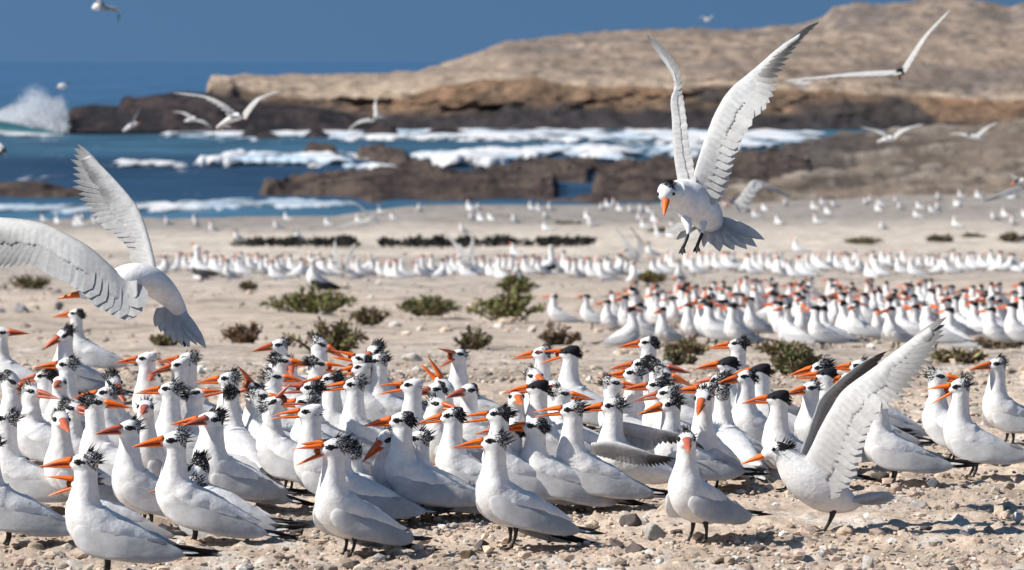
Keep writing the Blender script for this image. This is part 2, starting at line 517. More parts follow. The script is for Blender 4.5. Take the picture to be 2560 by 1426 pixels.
class Pose:
    def __init__(s, head_yaw=0, pitch=0, hfac=1.0, squat=0.0, roll=0.0, lean=0.0):
        s.lean = lean
        s.hy = R(head_yaw); s.pt = R(pitch); s.ext = 268 * (hfac - 1) + squat; s.squat = squat; s.roll = R(roll)
    def body(s, V):
        """bend neck and head: V in model units"""
        V = np.array(V, float)
        z = V[:, 2].copy()
        w = sstep(175, 246, z)
        V[:, 2] += s.lean * (V[:, 0] - 10) * sstep(185, 130, z)
        # neck stretch
        V[:, 2] = z + s.ext * sstep(140, 250, z)
        return s._turn(V, w, sstep(238, 258, z))
    def head(s, V):
        V = np.array(V, float); V[:, 2] += s.ext
        one = np.ones(len(V)); return s._turn(V, one, one)
    def _turn(s, V, w, wp):
        c = HEADC + (0, 0, s.ext)
        # pitch about the head centre (bill up positive), then roll, then yaw about the neck
        a = s.pt * wp
        x, z = V[:, 0] - c[0], V[:, 2] - c[2]
        V[:, 0] = c[0] + x * np.cos(a) - z * np.sin(a); V[:, 2] = c[2] + x * np.sin(a) + z * np.cos(a)
        a = s.roll * wp
        y, z = V[:, 1], V[:, 2] - c[2]
        V[:, 1], V[:, 2] = y * np.cos(a) - z * np.sin(a), c[2] + y * np.sin(a) + z * np.cos(a)
        a = s.hy * w
        x, y = V[:, 0] - c[0], V[:, 1].copy()
        V[:, 0] = c[0] + x * np.cos(a) - y * np.sin(a); V[:, 1] = x * np.sin(a) + y * np.cos(a)
        V[:, 2] -= s.squat * 1.0
        return V

def cap_amount(V, style):
    """how black the crown is, from positions in the untwisted head"""
    x, y, z = V[:, 0], V[:, 1], V[:, 2]
    if style == 'b':
        lo = 266 - 16 * sstep(55, 15, x)
        return 1.5 * sstep(lo - 2, lo + 5, z) * sstep(92, 84, x)
    lo = 270 - 30 * sstep(58, 16, x)
    front = {'s': sstep(72, 36, x), 'f': sstep(60, 36, x), 'g': 0.72 * sstep(64, 30, x), 'k': sstep(76, 44, x)}[style]
    amt = front * sstep(lo - 4, lo + 8, z)
    amt *= {'s': 0.64, 'f': 0.80, 'g': 0.48, 'k': 0.78}[style]
    # dark patch round the eye
    e = sstep(12, 7, np.sqrt(((x - 61) * .8) ** 2 + ((z - 271) * 1.5) ** 2)) * (np.abs(y) > 12)
    return np.maximum(amt, 1.3 * e)

def tern_body(pose, style, seg=26, nr=58, legs=True, seed=0, stride=0.0):
    mb = MB()
    S = catmull(SPINE, nr)
    T = np.gradient(S[:, :2], axis=0); T /= np.linalg.norm(T, axis=1, keepdims=True)
    wv = sstep(150, 235, S[:, 1])[:, None]
    T = T * (1 - wv) + np.array((0, 1.0)) * wv; T /= np.linalg.norm(T, axis=1, keepdims=True)
    N = np.stack([-T[:, 1], T[:, 0]], 1)
    ang = np.linspace(0, 2 * math.pi, seg, endpoint=False)
    ca_, sn_ = np.cos(ang), np.sin(ang)
    rings = np.zeros((nr, seg, 3)); grey = np.zeros((nr, seg))
    for i in range(nr):
        x, z, av, ad, b = S[i]
        r = np.where(ca_ > 0, ad, av)
        rings[i, :, 0] = x + N[i, 0] * r * ca_
        rings[i, :, 2] = z + N[i, 1] * r * ca_
        rings[i, :, 1] = b * sn_
        grey[i] = sstep(0.0, 0.5, ca_) * sstep(185, 130, z + 0 * ca_) * sstep(-165, -135, x + 0 * ca_)
    V = rings.reshape(-1, 3)
    # feather lumps
    nz = fbm(V[:, 0] * 0.035, V[:, 1] * 0.045 + 9 * seed, V[:, 2] * 0.035, 5 + seed, 3) - 0.5
    cen = np.repeat(np.stack([S[:, 0], 0 * S[:, 0], S[:, 1]], 1), seg, 0)
    nz2 = fbm(V[:, 0] * 0.09, V[:, 1] * 0.11 + seed, V[:, 2] * 0.09, 15 + seed, 2) - 0.5
    V = V + (V - cen) * ((nz * 0.20 + nz2 * .09) * sstep(255, 200, V[:, 2]))[:, None]
    speck = cap_amount(V, style)
    tint = WHITE * (1 - grey.reshape(-1, 1)) + GREY * grey.reshape(-1, 1)
    V = pose.body(V)
    loft(mb, V.reshape(nr, seg, 3) * K, tint, speck)
    sq = pose.squat
    # tail
    for i in range(5):
        o = (i - 2)
        blade(mb, np.array((-135, o * 4, 68 - sq - 145 * pose.lean)) * K, np.array((-192 - abs(o) * 10, o * 8, 58 - sq * 0.9 - 206 * pose.lean)) * K, 20 * K, (0, 0.12 * o, 1), WHITE * 0.95, m=1)
    if legs:
        for sd in (-1, 1):
            hx = 6 + sd * stride
            top = np.array((-2, sd * 20, 62 - sq * 0.6)); foot = np.array((hx, sd * 21, 3))
            ank = top * 0.45 + foot * 0.55 + np.array((-5, 0, 0))
            P = catmull([top, ank, foot + np.array((0, 0, 4)), foot], 9) * K
            loft(mb, tube_rings(P, np.array([9, 7, 5, 4, 4.4, 4, 3.6, 3.8, 3.2]) * K, 7, 1, (0, 1, 0)), (1, 1, 1), 0, 2)
            toes = [foot + np.array((30 * math.cos(a), 30 * math.sin(a), -2.0)) for a in (-0.5, 0.0, 0.5)]
            P4 = [foot + np.array((-3, 0, 3))] + [toes[0], toes[1], toes[2]] + [foot + np.array((-3, 0, -2))] + [t + np.array((0, 0, -2)) for t in toes]
            mb.add(np.array(P4) * K, [(0, 1, 2), (0, 2, 3), (4, 6, 5), (4, 7, 6), (1, 5, 6, 2), (2, 6, 7, 3), (0, 4, 5, 1), (0, 3, 7, 4)], (1, 1, 1), 0, 2)
    return mb

def bill_mb(pose, opening=0.0, tone=1.0, length=80.0, seg=10, ORANGE=ORANGE):
    mb = MB()
    ang = np.linspace(0, 2 * math.pi, seg, endpoint=False)
    hinge = np.array((66.0, 0, 263.0))
    for up in (1, -1):
        n = 9; rings = []
        for i in range(n):
            t = i / (n - 1)
            x = 76 + length * t * (1.0 if up > 0 else 0.95)
            w = 12.5 * (1 - t) ** 0.72 + 0.7
            if up > 0:
                zt = 280.5 - 13.5 * t - 12 * t * t; zb = 264 - 6.5 * t * t
            else:
                zt = 263.4 - 6.5 * t * t; zb = 252.5 + 2.0 * t + 1.0 * t * t + (0.8 if t > 0.95 else 0)
                zb = min(zb, zt - 0.8)
            zm, hh = (zt + zb) / 2, max(0.5, (zt - zb) / 2)
            # the feathered base runs forward along the sides
            bx = x + (0 if i else 0) - (9 * (1 - t) ** 3) * np.abs(np.sin(ang)) * 0
            rings.append(np.stack([bx + 0 * ang, w * np.cos(ang), zm + hh * np.sin(ang)], 1))
        V = np.array(rings).reshape(-1, 3)
        a = R(opening) * (0.45 if up > 0 else -0.55)
        x, z = V[:, 0] - hinge[0], V[:, 2] - hinge[2]
        V[:, 0] = hinge[0] + x * math.cos(a) - z * math.sin(a); V[:, 2] = hinge[2] + x * math.sin(a) + z * math.cos(a)
        tt = np.repeat(np.linspace(0, 1, n), seg)[:, None]
        hue = ORANGE + (np.array((.60, .15, .085)) - ORANGE) * float(np.clip((.95 - tone) / .22, 0, 1)); tn = max(.9, tone)  # low tone: shade on the bill painted in as a redder, pinker hue
        c = hue * tn * (1 - 0.12 * tt) + np.array((0.85, 0.36, 0.06)) * tone * 0.35 * sstep(0.65, 1, tt)
        loft(mb, (pose.head(V) * K).reshape(n, seg, 3), c, 0)
    # skin of the gape joining both mandibles
    gl = 26 if opening > 10 else 12
    rings = []
    for t in np.linspace(0, 1, 5):
        x = 70 + gl * t; w = 12.0 * (1 - 0.5 * t); hh = (9 + math.tan(R(opening) * 0.5) * gl * t * 0.85) * (1 - 0.25 * t)
        rings.append(np.stack([x + 0 * ang - 4 * np.abs(np.sin(ang)) * t, w * np.cos(ang) * 0.92, 264 + hh * np.sin(ang) * 0.95], 1))
    V = np.array(rings).reshape(-1, 3)
    loft(mb, (pose.head(V) * K).reshape(5, seg, 3), ORANGE * tone * (0.35 if opening > 10 else 0.9), 0)
    return mb

def crest_mb(pose, style, seed, n=64):
    n = int(n * {'s': 0.62, 'k': 1.0, 'f': 0.55, 'g': 0.35, 'b': 0.5}[style])
    """loose black crown feathers"""
    mb = MB(); r = np.random.default_rng(seed)
    c = np.array((44.0, 0, 266.0)); rad = np.array((30.0, 22.0, 23))
    for i in range(n):
        az = r.normal(0, 0.85); el = r.uniform(-0.3, 1.5)
        if style in 'fb': el = r.uniform(-0.7, 0.45); az = r.normal(0, 0.5)
        if style == 'g' and r.random() < 0.45: continue
        d = np.array((-math.cos(el) * math.cos(az), math.cos(el) * math.sin(az), math.sin(el)))
        p = c + rad * d * 0.93
        if p[0] > (58 if style in 'sk' else 48): continue
        if style == 's': dr = d * 0.55 + np.array((-0.75, 0, 0.32)); L = r.uniform(12, 32)
        elif style == 'k': dr = d * 0.5 + np.array((-1.0, 0, 0.12)); L = r.uniform(14, 34)
        elif style == 'g': dr = d * 0.4 + np.array((-1.0, 0, -0.1)); L = r.uniform(8, 17)
        else: dr = d * 0.2 + np.array((-0.8, 0, -0.6)); L = r.uniform(12, 24)
        dr = dr + r.normal(0, 0.22, 3); dr /= np.linalg.norm(dr)
        q = p + dr * L
        s = np.cross(dr, r.normal(0, 1, 3)); s /= np.linalg.norm(s); t = np.cross(dr, s)
        w = r.uniform(0.9, 1.9)
        mid = p + dr * L * 0.5 + t * 1.2
        V = [p + s * w, p - s * w * 0.5 + t * w * 0.8, p - s * w * 0.5 - t * w * 0.8,
             mid + s * w * 0.8, mid - s * w * 0.4 + t * w * 0.6, mid - s * w * 0.4 - t * w * 0.6, q]
        F = [(0, 1, 4, 3), (1, 2, 5, 4), (2, 0, 3, 5), (3, 4, 6), (4, 5, 6), (5, 3, 6), (2, 1, 0)]
        mb.add(pose.head(np.array(V)) * K, F, (1, 1, 1))
    return mb

def eyes_mb(pose, sd):
    mb = MB()
    c = np.array((64.0, sd * 19.6, 271)); rr = 6.0
    n, m = 7, 10; rings = []
    for i in range(n):
        t = math.pi * (i + 0.5) / n
        a = np.linspace(0, 2 * math.pi, m, endpoint=False)
        rings.append(np.stack([c[0] + rr * math.sin(t) * np.cos(a), c[1] + 0 * a + rr * 0.8 * math.cos(t), c[2] + rr * math.sin(t) * np.sin(a)], 1))
    V = np.array(rings).reshape(-1, 3)
    loft(mb, (pose.head(V) * K).reshape(n, m, 3), (1, 1, 1)); return mb

WINGP = [(80, 40, 108, 4, 3), (72, 46, 106, 22, 6.5), (46, 54.5, 104, 38, 9), (8, 57, 99, 44, 12), (-40, 53, 90, 43, 15), (-88, 43, 82, 38, 12), (-128, 31, 75, 29, 9), (-158, 21, 69, 18, 6), (-180, 15, 65, 5, 2)]
def wing_mb(sd, sq=0.0, seed=0, nr=30, seg=18, droop=0.0, det=1, GREY=GREY, lean=0.0):
    """the folded wing lying on the flank, with long dark primaries past the tail"""
    mb = MB(); r = np.random.default_rng(seed * 3 + (sd > 0))
    S = catmull(WINGP, nr); rings = []
    ang = np.linspace(0, 2 * math.pi, seg, endpoint=False)
    for x, y, z, h, t in S:
        tilt = 0.42 * sstep(70, -20, x) + 0.28
        up = np.array((0.18, -math.sin(tilt), math.cos(tilt))); out = np.array((0, math.cos(tilt), math.sin(tilt)))
        low = np.where(np.sin(ang) < 0, 1.08, 1.0)
        P = np.array((x, y, z)) + (h * low * np.sin(ang))[:, None] * up + (t * np.cos(ang))[:, None] * out
        rings.append(P)
    V = np.array(rings).reshape(-1, 3)
    nz = fbm(V[:, 0] * 0.03, V[:, 2] * 0.05, seed * 7.3, 3, 3) - 0.5
    V[:, 1] += nz * 8
    V[:, 2] -= sq + droop * sstep(60, -160, V[:, 0]) - lean * (V[:, 0] - 10); V[:, 1] *= sd
    g = 0.84 + 0.32 * nz
    c = GREY * g[:, None] * (1.06 + 0.22 * sstep(20, 62, V[:, 0]))[:, None]
    if sd < 0: rg = (V * K).reshape(nr, seg, 3)[:, ::-1]; c = c.reshape(nr, seg, 3)[:, ::-1]
    else: rg = (V * K).reshape(nr, seg, 3); c = c.reshape(nr, seg, 3)
    loft(mb, rg, c, 0)
    # layered scapulars and tertials with pale edges
    if det:
        for i in range(26):
            u = r.uniform(0, 1); x0 = -10 - 95 * u + r.uniform(-8, 8)
            sx = np.array([np.interp(-x0, -S[:, 0], S[:, j]) for j in range(5)])
            hgt = r.uniform(-0.75, 0.9)
            p = np.array((x0, sx[1] + sx[4] * 0.55 - max(0, hgt) * sx[3] * 0.45, sx[2] + hgt * sx[3] * 0.8))
            L = r.uniform(30, 52); q = p + np.array((-L, -L * 0.27, -L * 0.33 - hgt * 10))
            for a in (p, q): a[2] -= sq + droop * sstep(60, -160, a[0]) - lean * (a[0] - 10); a[1] *= sd
            cc = GREY * r.uniform(0.66, 1.08)
            blade(mb, p * K, q * K, r.uniform(15, 24) * K, (0.1, sd * 0.8, 0.55), cc * .9, cc * 1.05, st=6, thick=0.25, edge=cc * 1.2)
    np_ = 7 if det else 3
    for i in range(np_):
        f = i / max(1, np_ - 1)
        p = np.array((-108 - 12 * f, 25 - 6 * f, 74 - 8 * f)); q = np.array((-196 - 74 * f, 6 - 20 * f + r.uniform(-4, 4), 64 - 10 * f + r.uniform(-5, 5)))
        for a in (p, q): a[2] -= sq * (1 if a[0] > -140 else 0.85) + droop * sstep(60, -160, a[0]) - lean * (a[0] - 10); a[1] *= sd
        blade(mb, p * K, q * K, (17 - 4 * f) * K, (0, sd * 0.75, 0.7), GREY * 0.35 * (1 - f) + DARK * f, DARK * (1.1 - 0.3 * f), bend=0.03 * sd, st=8, thick=0.15, edge=(GREY * 0.4 if i % 3 == 1 else None))
    return mb

def make_tern(name, pose, style, opening, seed, hi=True, tone=1.0, droop=(0, 0), wings=(1, 1), stride=0.0):
    root = empty(name, (0, 0, 0))
    if hi: tern_body(pose, style, 26, 58, True, seed, stride).build('body', [M_PLUM, M_FEATHER, M_LEG], root)
    else: tern_body(pose, style, 14, 34, True, seed, stride).build('body', [M_PLUM, M_FEATHER, M_LEG], root)
    bill_mb(pose, opening, tone, seg=10 if hi else 6).build('bill', M_BILL, root)
    crest_mb(pose, style, seed, 84 if hi else 22).build('crest', M_CREST, root, smooth=False)
    if hi:
        for sd in (-1, 1): eyes_mb(pose, sd).build('eye', M_EYE, root)
    for sd in (-1, 1):
        if wings[(sd + 1) // 2]:
            wing_mb(sd, pose.squat, seed, 30 if hi else 14, 18 if hi else 10, droop[(sd + 1) // 2], 1 if hi else 0, lean=pose.lean).build('wing', M_FEATHER, root)
    return root

# ---------------------------------------------------------------- spread wings from a leading and a trailing edge
def polyf(P):
    P = np.asarray(P, float)
    s = np.concatenate([[0], np.cumsum(np.linalg.norm(np.diff(P, axis=0), axis=1))]); s /= s[-1]
    return lambda t: np.stack([np.interp(t, s, P[:, i]) for i in range(3)], -1)

def spread_wing(lead, trail, nf=26, wrist=0.5, pale=GREY, dark=0.75, thick=0.012, st=9, under=False, rough=0.0, seed=0, covert=True):
    mb = MB(); r = np.random.default_rng(seed)
    Lf, Tf = polyf(catmull(lead, 40)), polyf(trail if len(trail) > 7 else catmull(trail, 30))
    pale = np.asarray(pale, float)
    nrm0 = np.cross(Lf(0.6) - Lf(0.05), Tf(0.35) - Lf(0.3)); nrm0 /= np.linalg.norm(nrm0)
    if nrm0[1] > 0: nrm0 = -nrm0          # towards the camera side
    span = np.linalg.norm(Lf(1.0) - Lf(0.0))
    ts = np.linspace(0.0, 1.0, nf)
    for i, t in enumerate(ts):
        tb = t if t < wrist else wrist + (t - wrist) * 0.55
        base = Lf(tb) + (Tf(t * 0.95) - Lf(tb)) * 0.14
        tip = Tf(t)
        tip = tip + (tip - base) * (r.normal(0, 0.02) + rough * (i % 2))
        nb = np.linalg.norm(Tf(min(1, t + 0.5 / nf)) - Tf(max(0, t - 0.5 / nf)))
        L = np.linalg.norm(tip - base)
        w = max(0.08 * span, nb * 2.1) if t < wrist else max(0.036 * span, min(nb * 1.1, 0.07 * span))
        prim = float(sstep(wrist - .05, wrist + 0.2, t))
        off = nrm0 * (0.0009 * (i - nf / 2) / nf * 6)
        c0 = pale * (0.90 + 0.06 * (i % 2) + 0.06 * r.random())
        blade(mb, base + off, tip + off, w, nrm0, c0, c0 * (1 - 0.12 * prim), bend=-0.0, st=st, tipdark=dark * (0.06 + 0.94 * prim), thick=0.05, round_=(0.55 if prim > .4 else .8),
              edge=c0 * (.86 - .45 * dark * prim))
    if covert:
        # arm and hand covered by small feathers: a thin lens that ends in ragged tips
        n, m = 90, 8
        tt = np.linspace(0.0, 0.90, n)
        top = np.zeros((n, m, 3)); bot = np.zeros((n, m, 3)); cc = np.zeros((n, 2 * m, 3))
        for i, t in enumerate(tt):
            A = Lf(t)
            B = A + (Tf(t * 0.93) - A) * (0.58 - 0.16 * t + 0.075 * (vnoise(i * .55, seed, 0, 5) - .5) + .04 * (i % 2))
            for j in range(m):
                u = j / (m - 1)
                p = A + (B - A) * u
                h = 0.62 * thick * (1 - t * 0.8) * ((u + .02) ** .5 * (1 - u) ** 1.3 * 1.9 + 0.02) + .0012
                top[i, j] = p + nrm0 * h; bot[i, j] = p - nrm0 * h
                cc[i, j] = cc[i, 2 * m - 1 - j] = pale * (1.06 - .10 * u * float(vnoise(i * .5, u * 3, 0, 9 + seed)) ) * (1 - dark * .88 * float(sstep(wrist, wrist + .25, t)) * float(sstep(.30, .85, u + .25 * (vnoise(i * .4, u * 4, 0, 3 + seed) - .5)))) if dark > .5 else pale * (1.06 - .10 * u)
        ln = (np.arange(n) % 3 == 0)[:, None] * (np.abs(np.concatenate([np.linspace(0, 1, m), np.linspace(1, 0, m)]))[None] > .3)
        cc = cc * (1 - .13 * ln[..., None])
        rings = np.concatenate([top, bot[:, ::-1]], 1)
        jit = (fbm(rings[..., 0] * 45, rings[..., 2] * 45, 0, seed, 3) - 0.5) * 0.003
        rings = rings + nrm0 * jit[..., None]
        loft(mb, rings, cc)
    return mb

def pts(lst, d):
    """picture points with distance offsets -> world points"""
    return np.array([W(p[0], p[1], d + (p[2] if len(p) > 2 else 0.0)) for p in lst])

# ================================================================ THE SETTING
def rgb(r, g, b):
    f = lambda v: (v / 255 / 12.92) if v / 255 <= 0.04045 else ((v / 255 + 0.055) / 1.055) ** 2.4
    return np.array((f(r), f(g), f(b)))

def lerp_rows(table, x):
    """table [(x, value)] -> smooth value at x"""
    t = sorted(table); return np.interp(x, [p[0] for p in t], [p[1] for p in t])

# ---- ground: one fan-shaped sheet from under the camera to below the sea
def build_ground():
    d = 6.8 * np.exp(np.arange(0, 1120) * 0.0029)
    d = np.concatenate([d, d[-1] * np.exp(np.arange(1, 30) * 0.03)])
    fr = np.linspace(-0.30, 0.30, 430)
    D, Fx = np.meshgrid(d, fr, indexing='ij')
    X = Fx * D
    z = ground_z(np.minimum(d, 190.0))
    Z = np.repeat(z[:, None], len(fr), 1)
    PX = CX + Fx * FPX
    # the beach climbs a little towards the right
    lift = ground_lift(PX, D)
    Z = Z + lift * D / FPX
    # below the sea beyond the shore
    Z = Z - sstep(132, 150, D) * sstep(2000, 1700, PX) * 2.0
    Z = np.where(D > 190, SEA_Z - 3.0, Z)
    near = sstep(40, 12, D)
    rel = (fbm(X * 1.1, D * 1.1, 0, 3, 3) - 0.5) * 0.045 + (fbm(X * 7, D * 7, 0, 8, 3) - 0.5) * 0.016
    lum = fbm(X * 22, D * 22, 0, 15, 3)
    rel += (np.maximum(0, lum - 0.52) * 0.06) + (vnoise(X * 48, D * 48, 0, 31) - 0.5) * 0.008
    rel = rel * (0.35 + 0.65 * near) + (fbm(X * 0.35, D * 0.35, 0, 22, 4) - 0.5) * 0.22 * sstep(16, 40, D)
    Z = Z + rel * sstep(150, 120, D)
    # colour of the sand: pinkish shelly ground near, grey beach, pale strip, wet grey shore
    nz = fbm(X * 0.8, D * 0.5, 0, 41, 4)[..., None]; nf = fbm(X * 5, D * 4, 0, 45, 4)[..., None]
    a = np.array((0.60, 0.49, 0.395)); g = np.array((0.47, 0.405, 0.345)); pale = np.array((0.56, 0.50, 0.435)); wet = np.array((0.29, 0.268, 0.248))
    def band(d0, d1): return sstep(d0, d1, D + 14 * (nz[..., 0] - 0.5) * sstep(20, 60, D))[..., None]
    C = a + 0 * nz
    C = C + (g - C) * band(13, 19) * 0.75
    C = C + (np.array((0.425, 0.385, 0.345)) - C) * band(45, 62)
    C = C + (pale - C) * band(66, 74)
    C = C + (wet - C) * band(90, 108)
    C = C * (0.66 + 0.68 * nf) * (0.85 + 0.3 * nz)
    dk = sstep(0.60, 0.72, fbm(X * 2.2, D * 2.2, 0, 51, 5))[..., None]
    C = C * (1 - 0.34 * dk)
    wk = sstep(0.62, 0.70, fbm(X * 7, D * 5, 0, 57, 4))[..., None] * sstep(34, 20, D)[..., None]
    C = C + (np.array((.72, .69, .65)) - C) * wk * .55
    o = grid_object('ground', np.stack([X, D, Z], -1), M_GROUND, C)
    return tag(o, 'pinkish shelly sand littered with grit sloping down to the shore', 'ground', kind='structure')
build_ground()

# ---- sea
def build_sea():
    d = 118 * np.exp(np.arange(0, 560) * 0.0079)
    fr = np.linspace(-0.45, 0.45, 160)
    D, Fx = np.meshgrid(d, fr, indexing='ij'); X = Fx * D
    amp = 0.22 * sstep(120, 160, D) * sstep(1500, 400, D)
    Z = SEA_Z + (fbm(X * 0.06, D * 0.13, 0, 61, 4) - 0.5) * amp * 2
    n = fbm(X * 0.02, D * 0.045, 0, 66, 4)[..., None]
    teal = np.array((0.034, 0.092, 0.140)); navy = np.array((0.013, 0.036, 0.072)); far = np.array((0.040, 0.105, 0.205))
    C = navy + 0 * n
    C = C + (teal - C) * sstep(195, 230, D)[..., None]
    C = C + (far - C) * sstep(300, 600, D)[..., None]  # distant haze over the water is painted into this far colour
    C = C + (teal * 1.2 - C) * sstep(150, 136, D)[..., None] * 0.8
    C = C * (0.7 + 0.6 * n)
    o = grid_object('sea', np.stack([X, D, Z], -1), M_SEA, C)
    return tag(o, 'deep blue sea with darker and lighter swells', 'sea', kind='structure')
build_sea()

# ---- low rock and foam lying in the sea: flat patches between two picture rows
def patch(name, top, bot, material, height, seed, c0, c1, mode='rock', holes=(), step=5, rows=40, label=None, cat=None, kind=None, group=None, edge=0.12, cut=.40):
    x0 = max(min(p[0] for p in top), min(p[0] for p in bot)); x1 = min(max(p[0] for p in top), max(p[0] for p in bot))
    xs = np.arange(x0, x1 + step, step); v = np.linspace(0, 1, rows)
    t_ = lerp_rows(top, xs); b_ = lerp_rows(bot, xs)
    wf = .012 if mode == 'rock' else .03
    wob = (fbm(xs * 0.03, 0, 0, seed, 4) - 0.5) * 16 * np.minimum(1, np.abs(b_ - t_) / 40 + 0.2)
    wob2 = (fbm(xs * wf, 7, 0, seed + 9, 4) - 0.5) * 14 * np.minimum(1, np.abs(b_ - t_) / 40 + 0.2)
    Vv, Xx = np.meshgrid(v, xs, indexing='ij')
    PY = (b_ + wob2) * (1 - Vv) + (t_ + wob) * Vv
    D = sea_d(PY)
    P = W(Xx, PY, D)
    taper = sstep(0, (.4 if mode == 'rock' else edge), Vv) * sstep(1, 1 - edge, Vv) * sstep(x0, x0 + 26, Xx) * sstep(x1, x1 - 26, Xx)
    n = fbm(P[..., 0] * 0.22, P[..., 1] * 0.10, 0, seed, 5); n2 = fbm(P[..., 0] * 0.8, P[..., 1] * 0.45, 0, seed + 5, 4)
    hole = np.zeros_like(Vv)
    for hx0, hx1, hy0, hy1 in holes:
        jx = (fbm(Xx * 0.02, PY * 0.05, 0, seed + 3, 3) - 0.5) * 40
        hole = np.maximum(hole, sstep(hx0 - 12, hx0 + 12, Xx + jx) * sstep(hx1 + 12, hx1 - 12, Xx + jx) * sstep(hy0 - 4, hy0 + 4, PY + jx * 0.15) * sstep(hy1 + 4, hy1 - 4, PY + jx * 0.15))
    taper = taper * (1 - hole)
    if mode == 'rock':
        rg_ = 1 - 2 * np.abs(fbm(P[..., 0] * 0.4, P[..., 1] * 0.22, 0, seed + 2, 5) - .5)
        z = -0.25 + taper * (0.22 + height * (np.maximum(0, n - 0.32) * 1.3 + .75 * np.maximum(0, rg_ - .72) * 2.2) + 0.22 * n2)
        P[..., 2] += z
        C = c0 + (c1 - c0) * sstep(0.35, 0.65, n2)[..., None]
        C = C * (0.7 + 0.6 * n[..., None])
        keep = None
    else:
        n3 = fbm(P[..., 0] * 1.3, P[..., 1] * 0.22, 0, seed + 7, 6)
        n4 = fbm(P[..., 0] * 0.35, P[..., 1] * 0.12, 0, seed + 11, 4)
        z = -0.06 + taper * (0.10 + height * (0.08 + 1.1 * n4 * n4 + .5 * n2 * n3))
        P[..., 2] += z
        C = c0 + (c1 - c0) * sstep(.35, .6, n4)[..., None]
        C = C * (0.82 + 0.25 * n3[..., None])
        fld = taper * 0.95 + (n3 - 0.5) * 2.2 + (n4 - .5) * 1.2
        keep = fld > cut
        C = np.concatenate([C, sstep(cut, cut + .75, fld)[..., None] * .97], -1)
    o = grid_object(name, P, material, C, keep)
    return tag(o, label, cat, group, kind)

ROCK0, ROCK1 = np.array((0.040, 0.026, 0.023)), np.array((0.085, 0.062, 0.050))
patch('reef', [(640, 478), (760, 464), (880, 462), (930, 432), (1000, 414), (1031, 402), (1109, 422), (1181, 428), (1231, 416), (1281, 402), (1337, 394), (1406, 398), (1462, 412), (1531, 412), (1578, 400), (1650, 387), (1740, 396), (1830, 380), (1920, 370), (2050, 352)],
      [(600, 486), (700, 496), (880, 503), (930, 522), (1400, 530), (1800, 530), (2060, 530)], M_ROCK, 0.75, 5, ROCK0, ROCK1, 'rock',
      holes=[(1395, 1490, 454, 500), (1480, 1690, 436, 458)], rows=70, edge=0.16, label='broad brown tidal reef with two blue pools below the beach', cat='reef')
patch('reef_rock', [(750, 372), (800, 366), (860, 380)], [(740, 388), (860, 394), (900, 394)], M_ROCK, 0.6, 7, ROCK0 * 1.2, ROCK1, 'rock', label='small reddish brown rock breaking the surface above the long white wave', cat='rock')
patch('reef_rock', [(880, 386), (960, 380), (1040, 402)], [(880, 400), (960, 410), (1050, 440)], M_ROCK, 0.7, 8, ROCK0, ROCK1, 'rock', label='dark reef ledge between the long wave and the bright surf', cat='rock')
patch('reef_rock', [(-60, 478), (60, 474), (230, 482)], [(-60, 500), (60, 502), (240, 500)], M_ROCK, 0.5, 9, ROCK0, ROCK1, 'rock', label='low dark reef at the left edge behind the near surf', cat='rock')
FO = np.array((0.80, 0.80, 0.82)); FB = np.array((0.42, 0.52, 0.62))
patch('surf_foam', [(400, 330), (600, 320), (900, 318), (1200, 315), (1600, 318), (1990, 322), (2080, 320)], [(400, 346), (620, 352), (800, 350), (1100, 356), (1500, 362), (1990, 362), (2080, 350)], M_FOAM, 0.22, 12, FB * 1.15, FO, 'foam', label='pale broken surf washing below the headland cliff', cat='surf', kind='stuff', edge=0.3, cut=.12)
patch('breaking_wave', [(480, 402), (560, 392), (640, 386), (720, 390), (820, 392), (920, 412), (1030, 438)], [(480, 420), (560, 418), (700, 412), (820, 414), (900, 436), (1030, 448)], M_FOAM, 0.6, 13, FB * 1.25, FO, 'foam', label='long white breaker running between the dark swell and the reef', cat='wave', edge=0.3, cut=.22)
patch('surf_foam', [(1010, 396), (1100, 374), (1150, 372), (1250, 376), (1400, 368), (1700, 366), (1860, 362), (2000, 356)], [(1010, 398), (1060, 412), (1120, 426), (1220, 424), (1290, 402), (1400, 398), (1530, 412), (1660, 396), (1850, 384), (2000, 362)], M_FOAM, 0.55, 14, FB * 1.25, FO, 'foam', label='bright white surf piled against the back of the brown reef', cat='surf', kind='stuff', edge=0.2, cut=.15)
patch('surf_foam', [(-80, 510), (300, 508), (540, 494), (640, 490), (900, 502)], [(-80, 536), (300, 538), (600, 530), (760, 528), (900, 520)], M_FOAM, 0.15, 15, FB * 0.95, FO, 'foam', label='bluish white wash sliding up the left part of the shore', cat='surf', kind='stuff', edge=0.35, cut=.12)
patch('surf_foam', [(-80, 330), (60, 334), (140, 345)], [(-80, 340), (60, 344), (140, 350)], M_FOAM, 0.2, 16, FO * 0.9, FO, 'foam', label='thin foam streak in front of the splash at the left', cat='surf', kind='stuff', edge=0.3)
patch('surf_foam', [(280, 400), (420, 398), (490, 404)], [(280, 424), (420, 424), (490, 420)], M_FOAM, 0.15, 17, FB * 0.75, FO, 'foam', label='faint foam trail left of the long white breaker', cat='surf', kind='stuff', edge=0.4)

